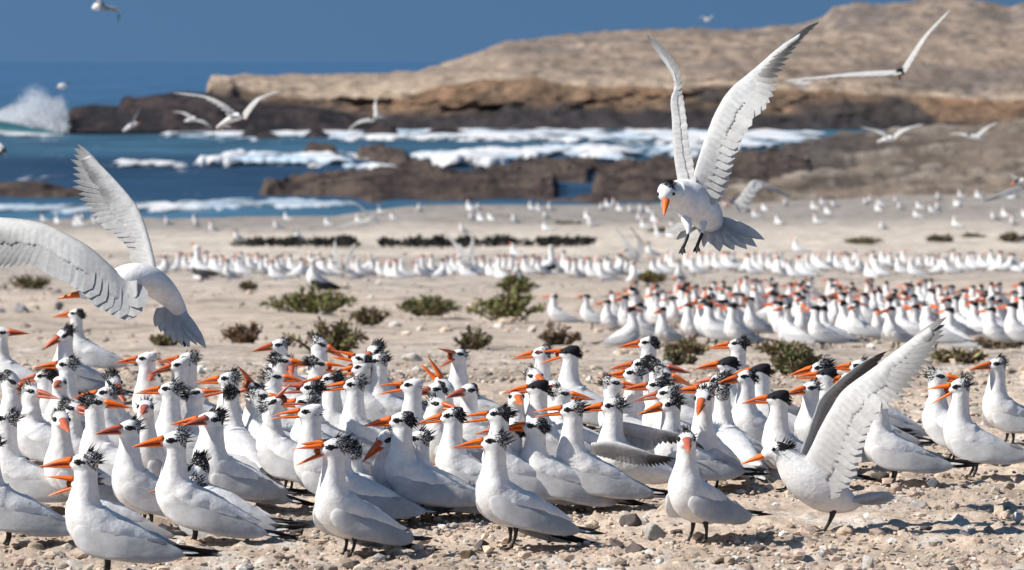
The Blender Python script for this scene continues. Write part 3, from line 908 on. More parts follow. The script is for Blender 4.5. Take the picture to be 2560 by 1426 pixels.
patch('surf_foam', [(-100, 334), (400, 334), (1400, 336), (1900, 344)], [(-100, 540), (700, 540), (900, 505), (1100, 420), (1900, 392)], M_FOAM, 0.05, 18, FB * .8, FO * .95, 'foam', label='thin torn foam streaks scattered over the bay', cat='surf', kind='stuff', edge=0.05, cut=1.42, rows=260, step=6)
patch('surf_foam', [(520, 386), (700, 376), (900, 380), (1010, 390)], [(520, 402), (700, 398), (900, 402), (1010, 412)], M_FOAM, 0.1, 19, FB, FO * .95, 'foam', label='lacy foam trailing behind the long breaker', cat='surf', kind='stuff', edge=0.3, cut=.75)
def build_swell():
    xs = np.arange(-160, 165, 5.0); n = 24; v = np.linspace(0, 1, n)
    Vv, Xx = np.meshgrid(v, xs, indexing='ij')
    d0 = float(sea_d(337)); D = d0 + Vv * 7
    P = W(Xx, 337 + 0 * Xx, D); base = SEA_Z
    hgt = lerp_rows([(-160, 1.5), (0, 1.1), (60, .7), (130, .3), (165, .05)], xs)[None] * np.sin(np.pi * Vv ** .8) ** 1.2
    P[..., 2] = base - .05 + hgt * (0.9 + .25 * fbm(P[..., 0] * .7, Vv * 4, 0, 55, 3))
    f = sstep(.42, .6, Vv + .5 * (fbm(P[..., 0] * .8, Vv * 3, 0, 57, 4) - .5)) + sstep(.10, .03, Vv) * .8
    C = np.array((.035, .135, .17)) * (1 - np.clip(f, 0, 1)[..., None]) + FO * np.clip(f, 0, 1)[..., None]
    return tag(grid_object('wave', P, M_FOAM, C), 'turquoise wave rearing up under the white splash at far left', 'wave')
build_swell()

# ---- land seen as rows at their own distances
def land(name, xs, rows, n, seed, colour, rough, label, cat, kind=None, group=None, step=8):
    """rows: [(distance, [(x, picture row)])]"""
    X = np.arange(xs[0], xs[1] + step, step, dtype=float)
    dist = np.array([r[0] for r in rows], float)
    PYr = np.array([lerp_rows(r[1], X) for r in rows])
    u = np.linspace(0, len(rows) - 1, n); i = np.minimum(u.astype(int), len(rows) - 2); t = u - i
    D = (dist[i] * (1 - t) + dist[i + 1] * t)[:, None] + 0 * X[None]
    ts = t[:, None]
    PY = PYr[i] * (1 - ts) + PYr[i + 1] * ts
    P = W(X[None] + 0 * D, PY, D)
    s = rough * (0.5 + 0.9 * sstep(0, 1.2, u) - 0.15 * sstep(2.2, 3.2, u))[:, None]
    n1 = fbm(P[..., 0] * 0.14, P[..., 1] * 0.14, P[..., 2] * 0.3, seed, 5); n2 = fbm(P[..., 0] * 0.6, P[..., 1] * 0.5, P[..., 2] * 0.9, seed + 3, 4)
    P[..., 1] += (n1 - 0.5) * 7 * s; P[..., 2] += ((n1 - 0.5) * 1.0 + (n2 - 0.5) * 0.9) * s
    C = colour(P, u[:, None] + 0 * D, PY, X[None] + 0 * D, n1, n2)
    return tag(grid_object(name, P, M_HILL, C), label, cat, group, kind)

def m3(a, b, t): return a + (b - a) * t[..., None]

def headland_colour(P, U, PY, X, n1, n2):
    base = np.array((0.050, 0.045, 0.050)); cl = np.array((0.25, 0.168, 0.112)); cl2 = np.array((0.075, 0.064, 0.060))
    pale = np.array((0.52, 0.42, 0.33)); hill = np.array((0.42, 0.335, 0.27)); rust = np.array((0.44, 0.25, 0.14)); grey = np.array((0.25, 0.215, 0.20))
    k = fbm(P[..., 0] * 0.10, P[..., 1] * 0.05, P[..., 2] * 0.25, 77, 4)
    big = fbm(P[..., 0] * 0.035, P[..., 1] * 0.03, P[..., 2] * 0.2, 79, 4)
    C = m3(base, m3(cl2, cl, sstep(0.44, 0.54, k)), sstep(1.02, 1.45, U + 0.6 * (n1 - 0.5)))
    U = U - .55 * sstep(980, 1300, X) * sstep(3.0, 2.0, U)
    C = m3(C, pale, sstep(1.72, 2.15, U + 1.2 * (n2 - 0.5)))
    C = m3(C, hill, sstep(2.6, 3.4, U))
    C = m3(C, grey, sstep(0.48, 0.60, k) * sstep(2.3, 2.8, U) * sstep(900, 1500, X) * 0.85)
    C = m3(C, np.array((.15, .12, .10)), sstep(.54, .64, n2) * sstep(2.0, 2.6, U) * sstep(1000, 1500, X) * .6)
    C = m3(C, rust * .9, sstep(0.50, 0.62, k) * sstep(950, 1150, X) * sstep(2.3, 1.9, U) * sstep(1.3, 1.6, U) * .35)
    C = m3(C, rust, sstep(0.46, 0.56, big) * sstep(1700, 2050, X) * sstep(3.6, 2.4, U) * sstep(1.4, 2.0, U) * 0.9)
    C = m3(C, grey * 0.85, sstep(0.50, 0.60, n2) * sstep(3.6, 4.6, U) * sstep(1900, 2120, X) * sstep(2520, 2400, X) * 0.8)
    return C * np.array((.92, .88, .84)) * (0.45 + 1.0 * fbm(P[..., 0] * 0.25, P[..., 1] * 0.2, P[..., 2] * 0.7, 73, 5)[..., None])

land('headland', (506, 2900), [
    (288, [(506, 330), (1000, 326), (2080, 326), (2900, 350)]),
    (292, [(506, 330), (520, 296), (900, 298), (1500, 292), (2080, 300), (2900, 330)]),
    (299, [(506, 330), (514, 262), (522, 212), (580, 206), (590, 222), (700, 232), (900, 244), (1000, 240), (1150, 218), (1300, 212), (1400, 228), (1600, 234), (1800, 228), (2000, 240), (2300, 262), (2900, 280)]),
    (318, [(506, 330), (514, 240), (522, 200), (700, 205), (900, 212), (1040, 204), (1180, 188), (1400, 190), (1600, 196), (1800, 190), (2000, 205), (2300, 215), (2900, 220)]),
    (400, [(506, 330), (520, 238), (560, 197), (700, 196), (900, 193), (1040, 187), (1180, 146), (1260, 116), (1400, 104), (1600, 92), (1800, 96), (2000, 110), (2200, 112), (2480, 118), (2560, 120), (2900, 116)]),
    (520, [(506, 330), (540, 238), (600, 199), (700, 197), (830, 194), (1040, 186), (1100, 170), (1180, 140), (1260, 110), (1400, 92), (1500, 84), (1600, 77), (1800, 75), (1990, 62), (2060, 45), (2082, 20), (2150, 5), (2250, 3), (2400, -2), (2470, 10), (2530, 18), (2560, 6), (2900, 0)]),
    (640, [(506, 330), (600, 240), (1040, 230), (1500, 170), (2000, 140), (2900, 110)])],
    170, 71, headland_colour, 1.15, 'pale dusty headland rising to the right above a brown broken cliff', 'headland', kind='structure')

def dark_rock(P, U, PY, X, n1, n2):
    a = np.array((0.020, 0.018, 0.022)); b = np.array((0.052, 0.038, 0.038))
    return m3(a, b, sstep(0.45, 0.62, n2)) * (0.7 + 0.6 * n1[..., None])

land('rock_promontory', (150, 980), [
    (279, [(150, 338), (165, 330), (500, 330), (760, 332), (980, 332)]),
    (283, [(150, 338), (170, 300), (300, 290), (420, 270), (560, 270), (700, 282), (800, 290), (980, 330)]),
    (288, [(150, 338), (162, 290), (180, 266), (230, 262), (294, 264), (304, 240), (320, 236), (340, 248), (365, 243), (400, 231), (450, 233), (520, 230), (560, 240), (620, 252), (700, 258), (760, 262), (860, 280), (980, 330)]),
    (294, [(150, 338), (170, 300), (300, 280), (400, 262), (620, 270), (980, 335)]),
    (298, [(150, 345), (980, 340)])], 60, 83, dark_rock, 0.6, 'black rock point running out to sea below the pale cliff', 'rock', step=5)

def sea_stack(x0, x1, ytop, ybase, d, seed, label):
    w = x1 - x0
    r = np.random.default_rng(seed)
    pk = x0 + w * r.uniform(0.3, 0.6)
    prof = [(x0, ybase + 6), (x0 + w * 0.12, ybase - 4), (pk - w * 0.1, ytop + 2), (pk, ytop), (pk + w * 0.18, ytop + 5), (x1 - w * 0.1, ybase - 4), (x1, ybase + 6)]
    low = [(p[0], ybase + 5) for p in prof]; mid = [(p[0], ybase + 5 - (ybase + 5 - p[1]) * 0.6) for p in prof]
    land('sea_rock', (x0, x1), [(d, low), (d + 1.2, mid), (d + 2.5, prof), (d + 4, mid), (d + 5.5, low)], 24, seed, dark_rock, 0.22, label, 'rock', group='dark rocks in the surf below the headland', step=3)
sea_stack(585, 705, 316, 345, float(sea_d(347)), 91, 'wide dark sea rock in the surf under the largest distant flying tern')
sea_stack(748, 838, 318, 344, float(sea_d(346)), 92, 'blocky dark sea rock, second from the left in the surf')
sea_stack(890, 1010, 304, 338, float(sea_d(341)), 93, 'dark sea rock below the tern with one wing raised')
sea_stack(1055, 1180, 312, 334, float(sea_d(337)), 94, 'small pointed sea rock with a long low tail, rightmost in the surf')

def mound_colour(P, U, PY, X, n1, n2):
    a = np.array((0.085, 0.064, 0.050)); b = np.array((0.19, 0.148, 0.115)); g = np.array((0.42, 0.37, 0.315))
    k = fbm(P[..., 0] * 0.35, P[..., 1] * 0.12, 0, 97, 4)
    C = m3(a, b, sstep(0.40, 0.62, k))
    C = m3(C, g, sstep(0.58, 0.68, n2) * 0.55)
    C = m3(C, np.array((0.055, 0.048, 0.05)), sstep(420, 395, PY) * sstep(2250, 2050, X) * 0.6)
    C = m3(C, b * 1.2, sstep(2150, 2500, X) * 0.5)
    return C * (0.75 + 0.5 * n1[..., None])
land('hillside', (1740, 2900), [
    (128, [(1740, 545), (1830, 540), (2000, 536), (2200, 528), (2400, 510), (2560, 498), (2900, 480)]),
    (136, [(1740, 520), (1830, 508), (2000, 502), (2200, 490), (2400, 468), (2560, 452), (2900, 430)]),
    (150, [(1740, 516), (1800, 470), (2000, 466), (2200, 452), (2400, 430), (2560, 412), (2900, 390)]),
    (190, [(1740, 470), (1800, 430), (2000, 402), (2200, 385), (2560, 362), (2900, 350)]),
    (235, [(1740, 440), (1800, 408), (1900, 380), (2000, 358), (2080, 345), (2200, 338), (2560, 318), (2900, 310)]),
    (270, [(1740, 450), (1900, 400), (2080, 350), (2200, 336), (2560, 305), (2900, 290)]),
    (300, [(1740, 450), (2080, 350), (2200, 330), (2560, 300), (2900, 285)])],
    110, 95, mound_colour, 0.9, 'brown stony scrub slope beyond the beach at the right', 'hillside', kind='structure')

# ---- the splash where a wave hits the point
def build_splash():
    r = np.random.default_rng(5); mb = MB()
    ico = np.array([(0, 0, 1), (0.89, 0, 0.45), (0.28, 0.85, 0.45), (-0.72, 0.53, 0.45), (-0.72, -0.53, 0.45), (0.28, -0.85, 0.45), (0.72, 0.53, -0.45), (-0.28, 0.85, -0.45), (-0.89, 0, -0.45), (-0.28, -0.85, -0.45), (0.72, -0.53, -0.45), (0, 0, -1)])
    F = [(0, 1, 2), (0, 2, 3), (0, 3, 4), (0, 4, 5), (0, 5, 1), (1, 6, 2), (2, 7, 3), (3, 8, 4), (4, 9, 5), (5, 10, 1), (6, 7, 2), (7, 8, 3), (8, 9, 4), (9, 10, 5), (10, 6, 1), (11, 7, 6), (11, 8, 7), (11, 9, 8), (11, 10, 9), (11, 6, 10)]
    prof = [(-120, 300), (-40, 284), (0, 272), (40, 256), (70, 222), (90, 212), (108, 226), (130, 246), (152, 240), (164, 262), (170, 320)]
    for i in range(16000):
        x = r.uniform(-120, 168); yt = float(lerp_rows(prof, x))
        h = 332 - yt
        q = r.random() ** 1.25
        y = 332 - h * q * r.uniform(0.75, 1.08)
        d = 282 + r.normal(0, 1.6)
        s = (0.03 + 0.085 * r.random() ** 2) * (1.4 - 0.9 * q)
        mb.add(W(x + r.normal(0, 4), y, d) + ico * s * r.uniform(0.7, 1.3, 3), F, FO * r.uniform(0.92, 1.0))
    o = mb.build('splash', M_SPRAY)
    return tag(o, 'white spray of a wave bursting against the black rock point', 'splash', kind='stuff')
build_splash()

# ================================================================ THE FRONT FLOCK
L, LC, LCC, C, RC, RR, RA, A, LA = 182, 208, 238, 268, 312, 356, 30, 88, 152   # world headings: left .. camera .. right .. away
G_FRONT = 'royal terns crowded in the front flock'

def neck_distance(py, hgt):
    """distance at which a head centre hgt metres above the ground shows at picture row py"""
    d = np.linspace(8.5, 20, 3000)
    p = py_of(d, ground_z(d) + hgt)
    return float(np.interp(-py, -p, d))

# x, y of the head centre, body heading, head heading, bill pitch, bill opening, crown style, height factor, squat, bill tone, label
# styles: s spiky, k very shaggy black, f sleek nape, b full black cap, g few pale specks
FLOCK = [
 (190, 787, 176, L, -2, 0, 'f', 1.00, 0, 1, 'tern standing apart at the back left, sleek black nape, under the big wing'),
 (162, 838, 205, LC + 12, -28, 0, 'k', 0.95, 0, .8, 'tern with dark raised crest looking down, in front of the lone back left tern'),
 (2, 834, 170, RR, 4, 0, 'f', 1.0, 0, .8, 'tern cut by the left edge looking right over its own grey back'),
 (167, 914, 186, L, 0, 0, 's', 1.02, 0, .95, 'tall tern at left with long neck and crest swept straight back'),
 (112, 944, 200, L, -6, 0, 'k', .9, 0, .8, 'black crested tern half hidden by the tall swept crest tern at left'),
 (28, 952, 190, RR - 12, -32, 0, 'f', 1.0, 0, 1, 'tern at left with orange bill pointing down to the right'),
 (149, 962, 250, C, -4, 0, 'g', .85, 0, .7, 'small tern face peering at camera beside the tall swept crest tern'),
 (78, 984, 170, RC + 20, -4, 0, 's', .93, 0, .75, 'tern at left turning a short red bill to the right'),
 (366, 900, 184, L, -2, 0, 'g', 1.05, 0, .95, 'pale crowned tern, almost no black, behind the left group'),
 (448, 916, 196, LC - 8, -10, 0, 'g', 1.0, 0, .85, 'tern with drooping red bill in front of a spikier tern at left'),
 (470, 900, 176, L, 0, 0, 's', 1.06, 0, .9, 'spiky tern with grey back standing behind the drooping bill tern'),
 (384, 944, 262, C, -4, 0, 'g', .82, 0, .7, 'grey shaded tern face under the pale crowned tern'),
 (284, 955, 215, RC - 14, -38, 0, 'k', 1.02, 0, .7, 'tern bowing its head so the whole shaggy black crown shows'),
 (268, 986, 190, L, -2, 0, 's', .98, 0, 1.05, 'tern whose orange bill sticks out left behind the bowing tern'),
 (425, 976, 188, L, -1, 0, 's', 1.02, 0, 1.05, 'tern with bright orange bill level, right of the bowing tern'),
 (487, 990, 172, RR - 10, 12, 0, 'k', .94, 0, .85, 'tern facing right with lifted red bill and dark shaggy nape'),
 (572, 950, 184, L, -2, 0, 's', 1.0, 0, 1.1, 'tern at the back with orange bill pointing left, beside the gaping tern'),
 (578, 985, 120, A - 10, -6, 0, 'k', .98, 0, .9, 'tern seen from behind showing a black shaggy nape, left of the gaping tern'),
 (636, 972, 225, LCC - 6, 22, 62, 's', 1.02, 0, .85, 'tern gaping wide open towards the camera'),
 (180, 1022, 190, RC + 14, -6, 0, 'k', .93, 0, .75, 'black crested tern behind the freckled tern at left'),
 (238, 1010, 168, RR, -2, 0, 'k', 1.02, 0, 1.1, 'tern in profile to the right with bright orange bill at left'),
 (152, 1052, 212, RC - 22, -14, 0, 's', .99, 0, .75, 'freckled tern with bill turned to camera, behind the front left tern'),
 (364, 1022, 232, C + 2, -6, 0, 's', 1.0, 0, .7, 'tern staring straight at camera with bristling crown at left centre'),
 (16, 1050, 184, L - 4, 0, 0, 's', 1.0, 0, .8, 'tern at the left edge with its bill cut by the frame'),
 (322, 1074, 205, LC + 14, -2, 0, 's', 1.0, 0, .75, 'slim tern with short red bill between front left and blue shaded terns'),
 (534, 1050, 214, LCC - 14, -4, 0, 'k', 1.0, 0, .7, 'tall tern with foreshortened red bill behind the blue shaded tern'),
 (520, 1052, 186, L, -2, 0, 's', .97, 0, 1.1, 'tern hidden but for an orange bill left of a foreshortened red bill'),
 (212, 1157, 190, L, -1, 0, 's', 1.02, 0, 1.1, 'large front left tern in profile with big bristling crest'),
 (212, 1208, 186, L, 0, 34, 's', .56, 44, 1, 'tern with parted orange bill poking out behind the large front left tern'),
 (436, 1103, 188, LC - 12, -3, 0, 's', .99, 4, 1, 'front tern with body in blue shade, second from the left'),
 (494, 1168, 168, LA, -46, 0, 'k', .62, 40, .9, 'preening tern with only spikes of its nape showing behind the blue shaded tern'),
 (-30, 1112, 190, L, 0, 0, 's', 1.0, 0, 1, 'tern at lower left corner with its head outside the frame'),
 (698, 866, 190, LC, -6, 0, 's', .96, 0, .85, 'small spiky tern at the back, left of the bill fencing pair'),
 (800, 862, 150, RR - 8, -24, 0, 's', 1.05, 0, .85, 'blue shaded tern at the back fencing with its bill to the right'),
 (905, 903, 190, L, 18, 14, 'f', 1.0, 0, 1, 'tern answering with raised bill in the bill fencing pair'),
 (704, 906, 172, RR, -2, 0, 'k', .95, 0, .95, 'black spiky tern facing right below the small spiky back tern'),
 (726, 915, 240, C + 10, -18, 0, 's', .92, 0, .7, 'tern with pink bill pointing down at camera near the bill fencing pair'),
 (794, 914, 168, RR + 4, -8, 20, 'k', .95, 0, 1, 'black crowned tern under the bill fencing tern with mouth open to the right'),
 (938, 878, 210, LCC - 8, -30, 0, 'k', .97, 0, .75, 'dark crowned tern looking down at the back, above the swept crest tern'),
 (946, 904, 186, L, -3, 0, 's', 1.02, 0, 1.05, 'swept crest tern with orange bill level at back centre'),
 (904, 922, 188, L, -10, 12, 'g', .93, 0, 1, 'tern with slightly open bill half behind the swept crest tern'),
 (1146, 892, 176, LC + 18, 2, 44, 's', 1.03, 0, .75, 'tall calling tern with spiky crown and grey back at back centre'),
 (1110, 968, 150, LA, 58, 24, 'g', .92, 0, 1, 'tern throwing its head back with two thin bill tips pointing up'),
 (1030, 968, 192, L, 0, 16, 'g', 1.03, 0, 1.05, 'tern with heavy part open orange bill and grey crown, centre'),
 (1090, 976, 206, LC + 8, -6, 0, 'f', .95, 0, .7, 'tern with small brownish bill just right of the heavy billed tern'),
 (1172, 980, 196, LC + 22, -6, 0, 'f', .98, 0, .7, 'quiet tern with pinkish bill below the tall calling tern'),
 (686, 946, 180, RR, -2, 0, 's', 1.0, 0, 1, 'tern facing right just behind the gaping tern'),
 (828, 952, 182, L, 0, 0, 'k', .97, 0, .9, 'tern with pale face and upright nape plume left of a long billed tern'),
 (886, 964, 188, L, -3, 6, 's', 1.02, 0, 1.05, 'long billed tern at centre with black streaked nape hanging down'),
 (780, 974, 192, L, 4, 14, 'k', 1.0, 0, .72, 'dark spiky tern bickering with a gaping tern below it'),
 (680, 1013, 166, RR - 6, 30, 52, 's', .98, 0, .72, 'tern gaping up to the right at the dark spiky tern'),
 (764, 1008, 190, L, -2, 0, 's', .92, 0, 1, 'tern hidden behind the bickering pair, showing an orange bill'),
 (650, 994, 172, RR, -2, 0, 's', .93, 0, 1, 'tern behind the gaping tern with bill pointing right'),
 (776, 1034, 194, L, -1, 4, 'g', 1.02, 0, 1.1, 'clean faced tern with long orange bill in front of the bickering pair'),
 (968, 1098, 200, LC + 16, -32, 0, 's', .84, 10, .9, 'freckled tern peering out from behind the sleek capped tern'),
 (1004, 1053, 190, L, -3, 0, 'f', 1.02, 0, 1.1, 'sleek tern with neat black nape patch in the front centre'),
 (1130, 1042, 190, L, -8, 0, 'f', 1.02, 0, 1.1, 'tern with long orange bill and streaked nape beside the sleek tern'),
 (1092, 1014, 214, RC + 8, -4, 0, 's', .92, 0, .9, 'tern face partly hidden behind the long billed streaked tern'),
 (832, 1122, 216, LC - 6, -6, 26, 's', 1.01, 0, 1, 'front tern calling with parted bill and bristling crown, wing lowered'),
 (850, 1116, 190, L, 8, 0, 's', .82, 12, 1, 'tern behind the front calling tern, only its bill tip showing'),
 (884, 1134, 110, A + 10, -12, 0, 's', .70, 24, 1, 'hunched tern seen from behind at right of the front calling tern'),
 (1354, 885, 186, L, -6, 0, 's', 1.03, 0, 1, 'tern at back centre right with drooping orange bill and spotted nape'),
 (1424, 884, 172, L, -3, 26, 'b', 1.04, 0, .95, 'tern with flat black cap and parted bill at the back'),
 (1620, 860, 182, L, -3, 0, 'f', 1.0, 0, .95, 'smooth grey naped tern standing highest behind the right centre'),
 (1336, 942, 226, RC - 16, -16, 0, 's', .93, 0, .9, 'spiky tern with bill turned down to camera under the back centre right tern'),
 (1344, 972, 188, L, -3, 0, 'b', 1.0, 0, 1.05, 'tern with a black stripe running down its nape'),
 (1384, 972, 258, C - 2, -6, 0, 'f', .97, 0, .7, 'tern facing camera beside the tern with striped nape'),
 (1404, 988, 178, RR, -4, 0, 's', .93, 0, 1, 'tern hidden but for an orange bill pointing right, behind a facing tern'),
 (1584, 936, 190, L, -2, 0, 's', 1.04, 0, 1.05, 'large necked tern with bright bill right of centre'),
 (1604, 914, 178, L, -2, 0, 'k', .98, 0, .9, 'black shaggy crown rising just behind the large necked tern'),
 (1646, 918, 160, RR - 6, -6, 0, 'k', .98, 0, .7, 'dark mottled tern facing right with dark red bill'),
 (1658, 938, 172, RR, -16, 0, 's', .93, 0, 1, 'tern whose orange bill points down right under the dark red bill'),
 (1532, 962, 176, RR, -3, 0, 's', .96, 0, 1, 'white faced tern facing right into the neck of the large necked tern'),
 (1642, 966, 188, L, -2, 0, 'k', .96, 0, .9, 'tern with black brow right behind the large necked tern'),
 (1668, 986, 194, L - 4, -8, 0, 's', .97, 0, .75, 'tern with dark red bill in the crowd right of centre'),
 (1676, 1014, 196, LC - 10, -10, 0, 'k', 1.0, 0, 1, 'tern with mottled orange bill aimed down left and wild nape'),
 (1758, 996, 236, C - 12, -26, 0, 's', 1.02, 0, .85, 'tern bending a white face down towards camera, bill orange'),
 (1768, 976, 186, L, 2, 0, 's', .96, 0, 1, 'tern with orange bill behind the white bent face'),
 (1802, 952, 150, LA, -6, 0, 'k', .96, 0, .8, 'tern turned away with black ragged crown at right of centre'),
 (1806, 986, 120, A, -10, 0, 's', .96, 0, .8, 'tern seen from behind its streaky crown next to the white bent face'),
 (1532, 1020, 186, L, -3, 0, 's', 1.0, 0, 1, 'tern holding both wings half open sideways'),
 (1430, 1027, 190, L, -1, 8, 's', 1.04, 0, 1.1, 'tall prominent tern with full orange bill and trailing nape plumes'),
 (1246, 1040, 192, L, -2, 10, 'k', 1.02, 0, 1.05, 'shaggy naped tern behind the front centre tern'),
 (1280, 1078, 186, L, 0, 0, 'f', .85, 8, 1.05, 'tern showing a bill tip between the shaggy tern and the front centre tern'),
 (1236, 1108, 204, L + 2, -2, 0, 's', 1.0, 0, 1.1, 'front centre tern standing on both black legs with wing drooped'),
 (1716, 1102, 224, C + 2, -12, 0, 'k', 1.0, 0, .72, 'front tern staring straight at camera with a spiky crown'),
 (1290, 996, 240, C + 12, -8, 0, 'g', .9, 0, .9, 'small tern face below the tern with striped nape'),
 (1844, 864, 184, L, -2, 0, 'k', 1.06, 0, 1.05, 'tall tern with ragged nape at the back right'),
 (1818, 912, 186, L, -3, 0, 'b', 1.0, 0, 1.05, 'black capped tern just below the tall ragged naped tern'),
 (1900, 930, 176, L, -3, 0, 'b', 1.0, 0, 1, 'sleek black hooded tern right of the tall ragged naped tern'),
 (1864, 946, 206, LC - 10, -6, 0, 'f', 1.02, 0, .9, 'broad chested tern with dark nape stripe facing half to camera'),
 (2052, 922, 188, L, -8, 0, 'k', 1.0, 0, 1.05, 'tern with peaked black crown, upper of two stacked heads'),
 (2066, 940, 190, L, 0, 0, 'b', 1.0, 0, 1.1, 'black masked tern, lower of two stacked heads at right'),
 (2148, 918, 186, L, 0, 0, 's', .98, 0, 1.1, 'tern behind the raised wing with bill beyond the stacked heads'),
 (2124, 950, 188, L, 0, 0, 's', .94, 0, 1.1, 'tern close behind the raised wing with only an orange bill base showing'),
 (2026, 975, 204, LC + 8, -4, 0, 's', .97, 0, .95, 'small spiky tern in front of the two stacked heads'),
 (1944, 998, 196, L + 4, -2, 0, 'b', 1.0, 0, 1.05, 'tern with full glossy black cap and shaggy nape'),
 (2344, 944, 172, RR - 8, -4, 0, 's', 1.0, 0, 1, 'tern at right looking right with loose black nape tuft'),
 (2398, 968, 184, L, -13, 32, 's', 1.03, 0, 1.1, 'grey streaked tern at right scolding with long open bill'),
 (2492, 914, 196, LC - 4, -3, 0, 's', 1.02, 0, .9, 'tern standing farthest right at the back with bristly crown'),
 (474, 1216, 184, L, -4, 0, 's', .50, 52, 1, 'crouched tern whose shaded white belly shows under the blue shaded tern'),
 (1046, 1100, 186, L, 0, 0, 's', .80, 16, 1, 'hunched tern wedged behind the sleek tern with neat nape patch'),
 (1338, 1068, 190, L, 0, 0, 'f', .88, 8, 1, 'tern standing low between the shaggy tern and the plumed prominent tern'),
 (2196, 992, 186, L, 0, 0, 's', 1.0, 0, 1, 'resting tern whose head is hidden by the raised wing'),
]
PROT = {}
def side_wings_open(root, pose, seed):
    pass

for i, (x, y, by, hy, pt, op, stl, hf, sq, tone, lab) in enumerate(FLOCK):
    r = np.random.default_rng(100 + i)
    rel = (hy - by + 180) % 360 - 180
    sq = sq + r.uniform(2, 12)
    pt = pt + 8 * max(0.0, math.cos(R(hy - 268))) ** 2
    pose = Pose(rel, pt, hf, sq, r.normal(0, 4), r.uniform(-.07, .16))
    SC = 1.0 * r.uniform(.98, 1.02)
    hgt = (HEADC[2] + 268 * (hf - 1)) * K * SC
    d = neck_distance(y, hgt)
    half_open = lab.startswith('tern holding both wings')
    dr = (34, 10) if 'wing lowered' in lab else ((30, 0) if 'wing drooped' in lab else (max(0, r.normal(0, 4)), max(0, r.normal(0, 4))))
    root = make_tern('tern', pose, stl, op, i + 1, True, tone, dr, (1, 1) if not half_open else (0, 0), r.uniform(-9, 9))
    if hf < 0.9 and False: d += .3
    px = W(x, y, d)
    a = R(by)
    hx = HEADC[0] * K * SC
    rx, ry = px[0] - hx * math.cos(a), d - hx * math.sin(a)
    root.location = (rx, ry, float(ground_z(ry)) + 0.002)
    root.rotation_euler = (0, 0, a); root.scale = ((SC,) * 3 if not half_open else (1, 1, 1))
    tag(root, lab, 'tern', G_FRONT)
    if half_open:
        org = np.array(root.location)
        for nm, lead, trail in (
            ('wing', [(1506, 1060, 0), (1560, 1056, .02), (1620, 1068, .04), (1700, 1085, .05), (1765, 1122, .06)], [(1508, 1098, .03), (1560, 1112, .05), (1612, 1130, .06), (1650, 1112, .06), (1690, 1110, .06), (1730, 1112, .06), (1762, 1124, .06)]),
            ('wing', [(1478, 1108, -.12), (1530, 1104, -.16), (1590, 1120, -.2), (1650, 1140, -.2), (1692, 1142, -.2)], [(1490, 1140, -.1), (1530, 1152, -.12), (1580, 1162, -.15), (1620, 1168, -.17), (1650, 1166, -.19), (1680, 1156, -.2), (1694, 1148, -.2)])):
            w = spread_wing(pts(lead, d), pts(trail, d), 20, 0.5, GREY * 0.95, 0.95, 0.012, 8, seed=3)
            o = w.build(nm, M_FEATHER, None, origin=org); o.parent = root; o.matrix_parent_inverse.identity()
            o.rotation_euler = (0, 0, -a); 
            # built in world space: undo the turn of the parent
print('front terns', len(FLOCK))

# ================================================================ birds in flight and landing
def pxm(d): return d / FPX

def body_loft(path, d, seg=18, flat=1.0, n=34, tint=WHITE, cap=None, seed=0):
    """path rows (x, y, distance offset, radius in picture pixels)"""
    c = catmull([(p[0], p[1], p[2] if len(p) > 2 else 0, p[3]) for p in path], n)
    P = W(c[:, 0], c[:, 1], d + c[:, 2]); rad = np.maximum(c[:, 3], 0.6) * pxm(d)
    rings = tube_rings(P, rad, seg, flat, (0, -1, 0.3))
    V = rings.reshape(-1, 3)
    k = np.zeros(len(V)) if cap is None else cap(V)
    return rings, k

def simple_bill(base, tip, r, tone=1.0, hook=0.06, seg=8):
    mb = MB(); base = np.asarray(base); tip = np.asarray(tip); ax = tip - base; L = np.linalg.norm(ax)
    P = np.array([base + ax * t + np.array((0, 0, -hook * L * t * t + hook * L * t)) for t in np.linspace(-0.08, 1, 8)])
    rr = r * np.array([1.0, 0.98, 0.9, 0.78, 0.62, 0.45, 0.26, 0.06])
    t = np.linspace(0, 1, 8)[:, None, None]
    loft(mb, tube_rings(P, rr, seg, 0.8), np.repeat(ORANGE * tone * (1 + 0.1 * t), seg, 1)); return mb

def ball(mb, c, r, m=0, col_=(1, 1, 1)):
    n, s = 7, 10; a = np.linspace(0, 2 * math.pi, s, endpoint=False); rg = []
    for i in range(n):
        t = math.pi * (i + 0.5) / n
        rg.append(np.stack([c[0] + r * math.sin(t) * np.cos(a), c[1] + r * math.sin(t) * np.sin(a), c[2] + r * math.cos(t) + 0 * a], 1))
    loft(mb, np.array(rg), col_, 0, m)

def spikes(mb, c, rad, axis, n, L, r, spread=0.8, w=0.0016):
    axis = np.asarray(axis, float); axis /= np.linalg.norm(axis)
    for i in range(n):
        dr = axis + r.normal(0, spread * 0.6, 3); dr /= np.linalg.norm(dr)
        p = c + dr * rad * 0.92; dd = dr + axis * 0.6 + r.normal(0, 0.2, 3); dd /= np.linalg.norm(dd)
        q = p + dd * L * r.uniform(0.5, 1.1)
        s = np.cross(dd, r.normal(0, 1, 3)); s /= np.linalg.norm(s); t = np.cross(dd, s)
        mb.add([p + s * w, p - s * w * .5 + t * w, p - s * w * .5 - t * w, q], [(0, 1, 3), (1, 2, 3), (2, 0, 3), (2, 1, 0)])

G_FLY = 'terns in flight'
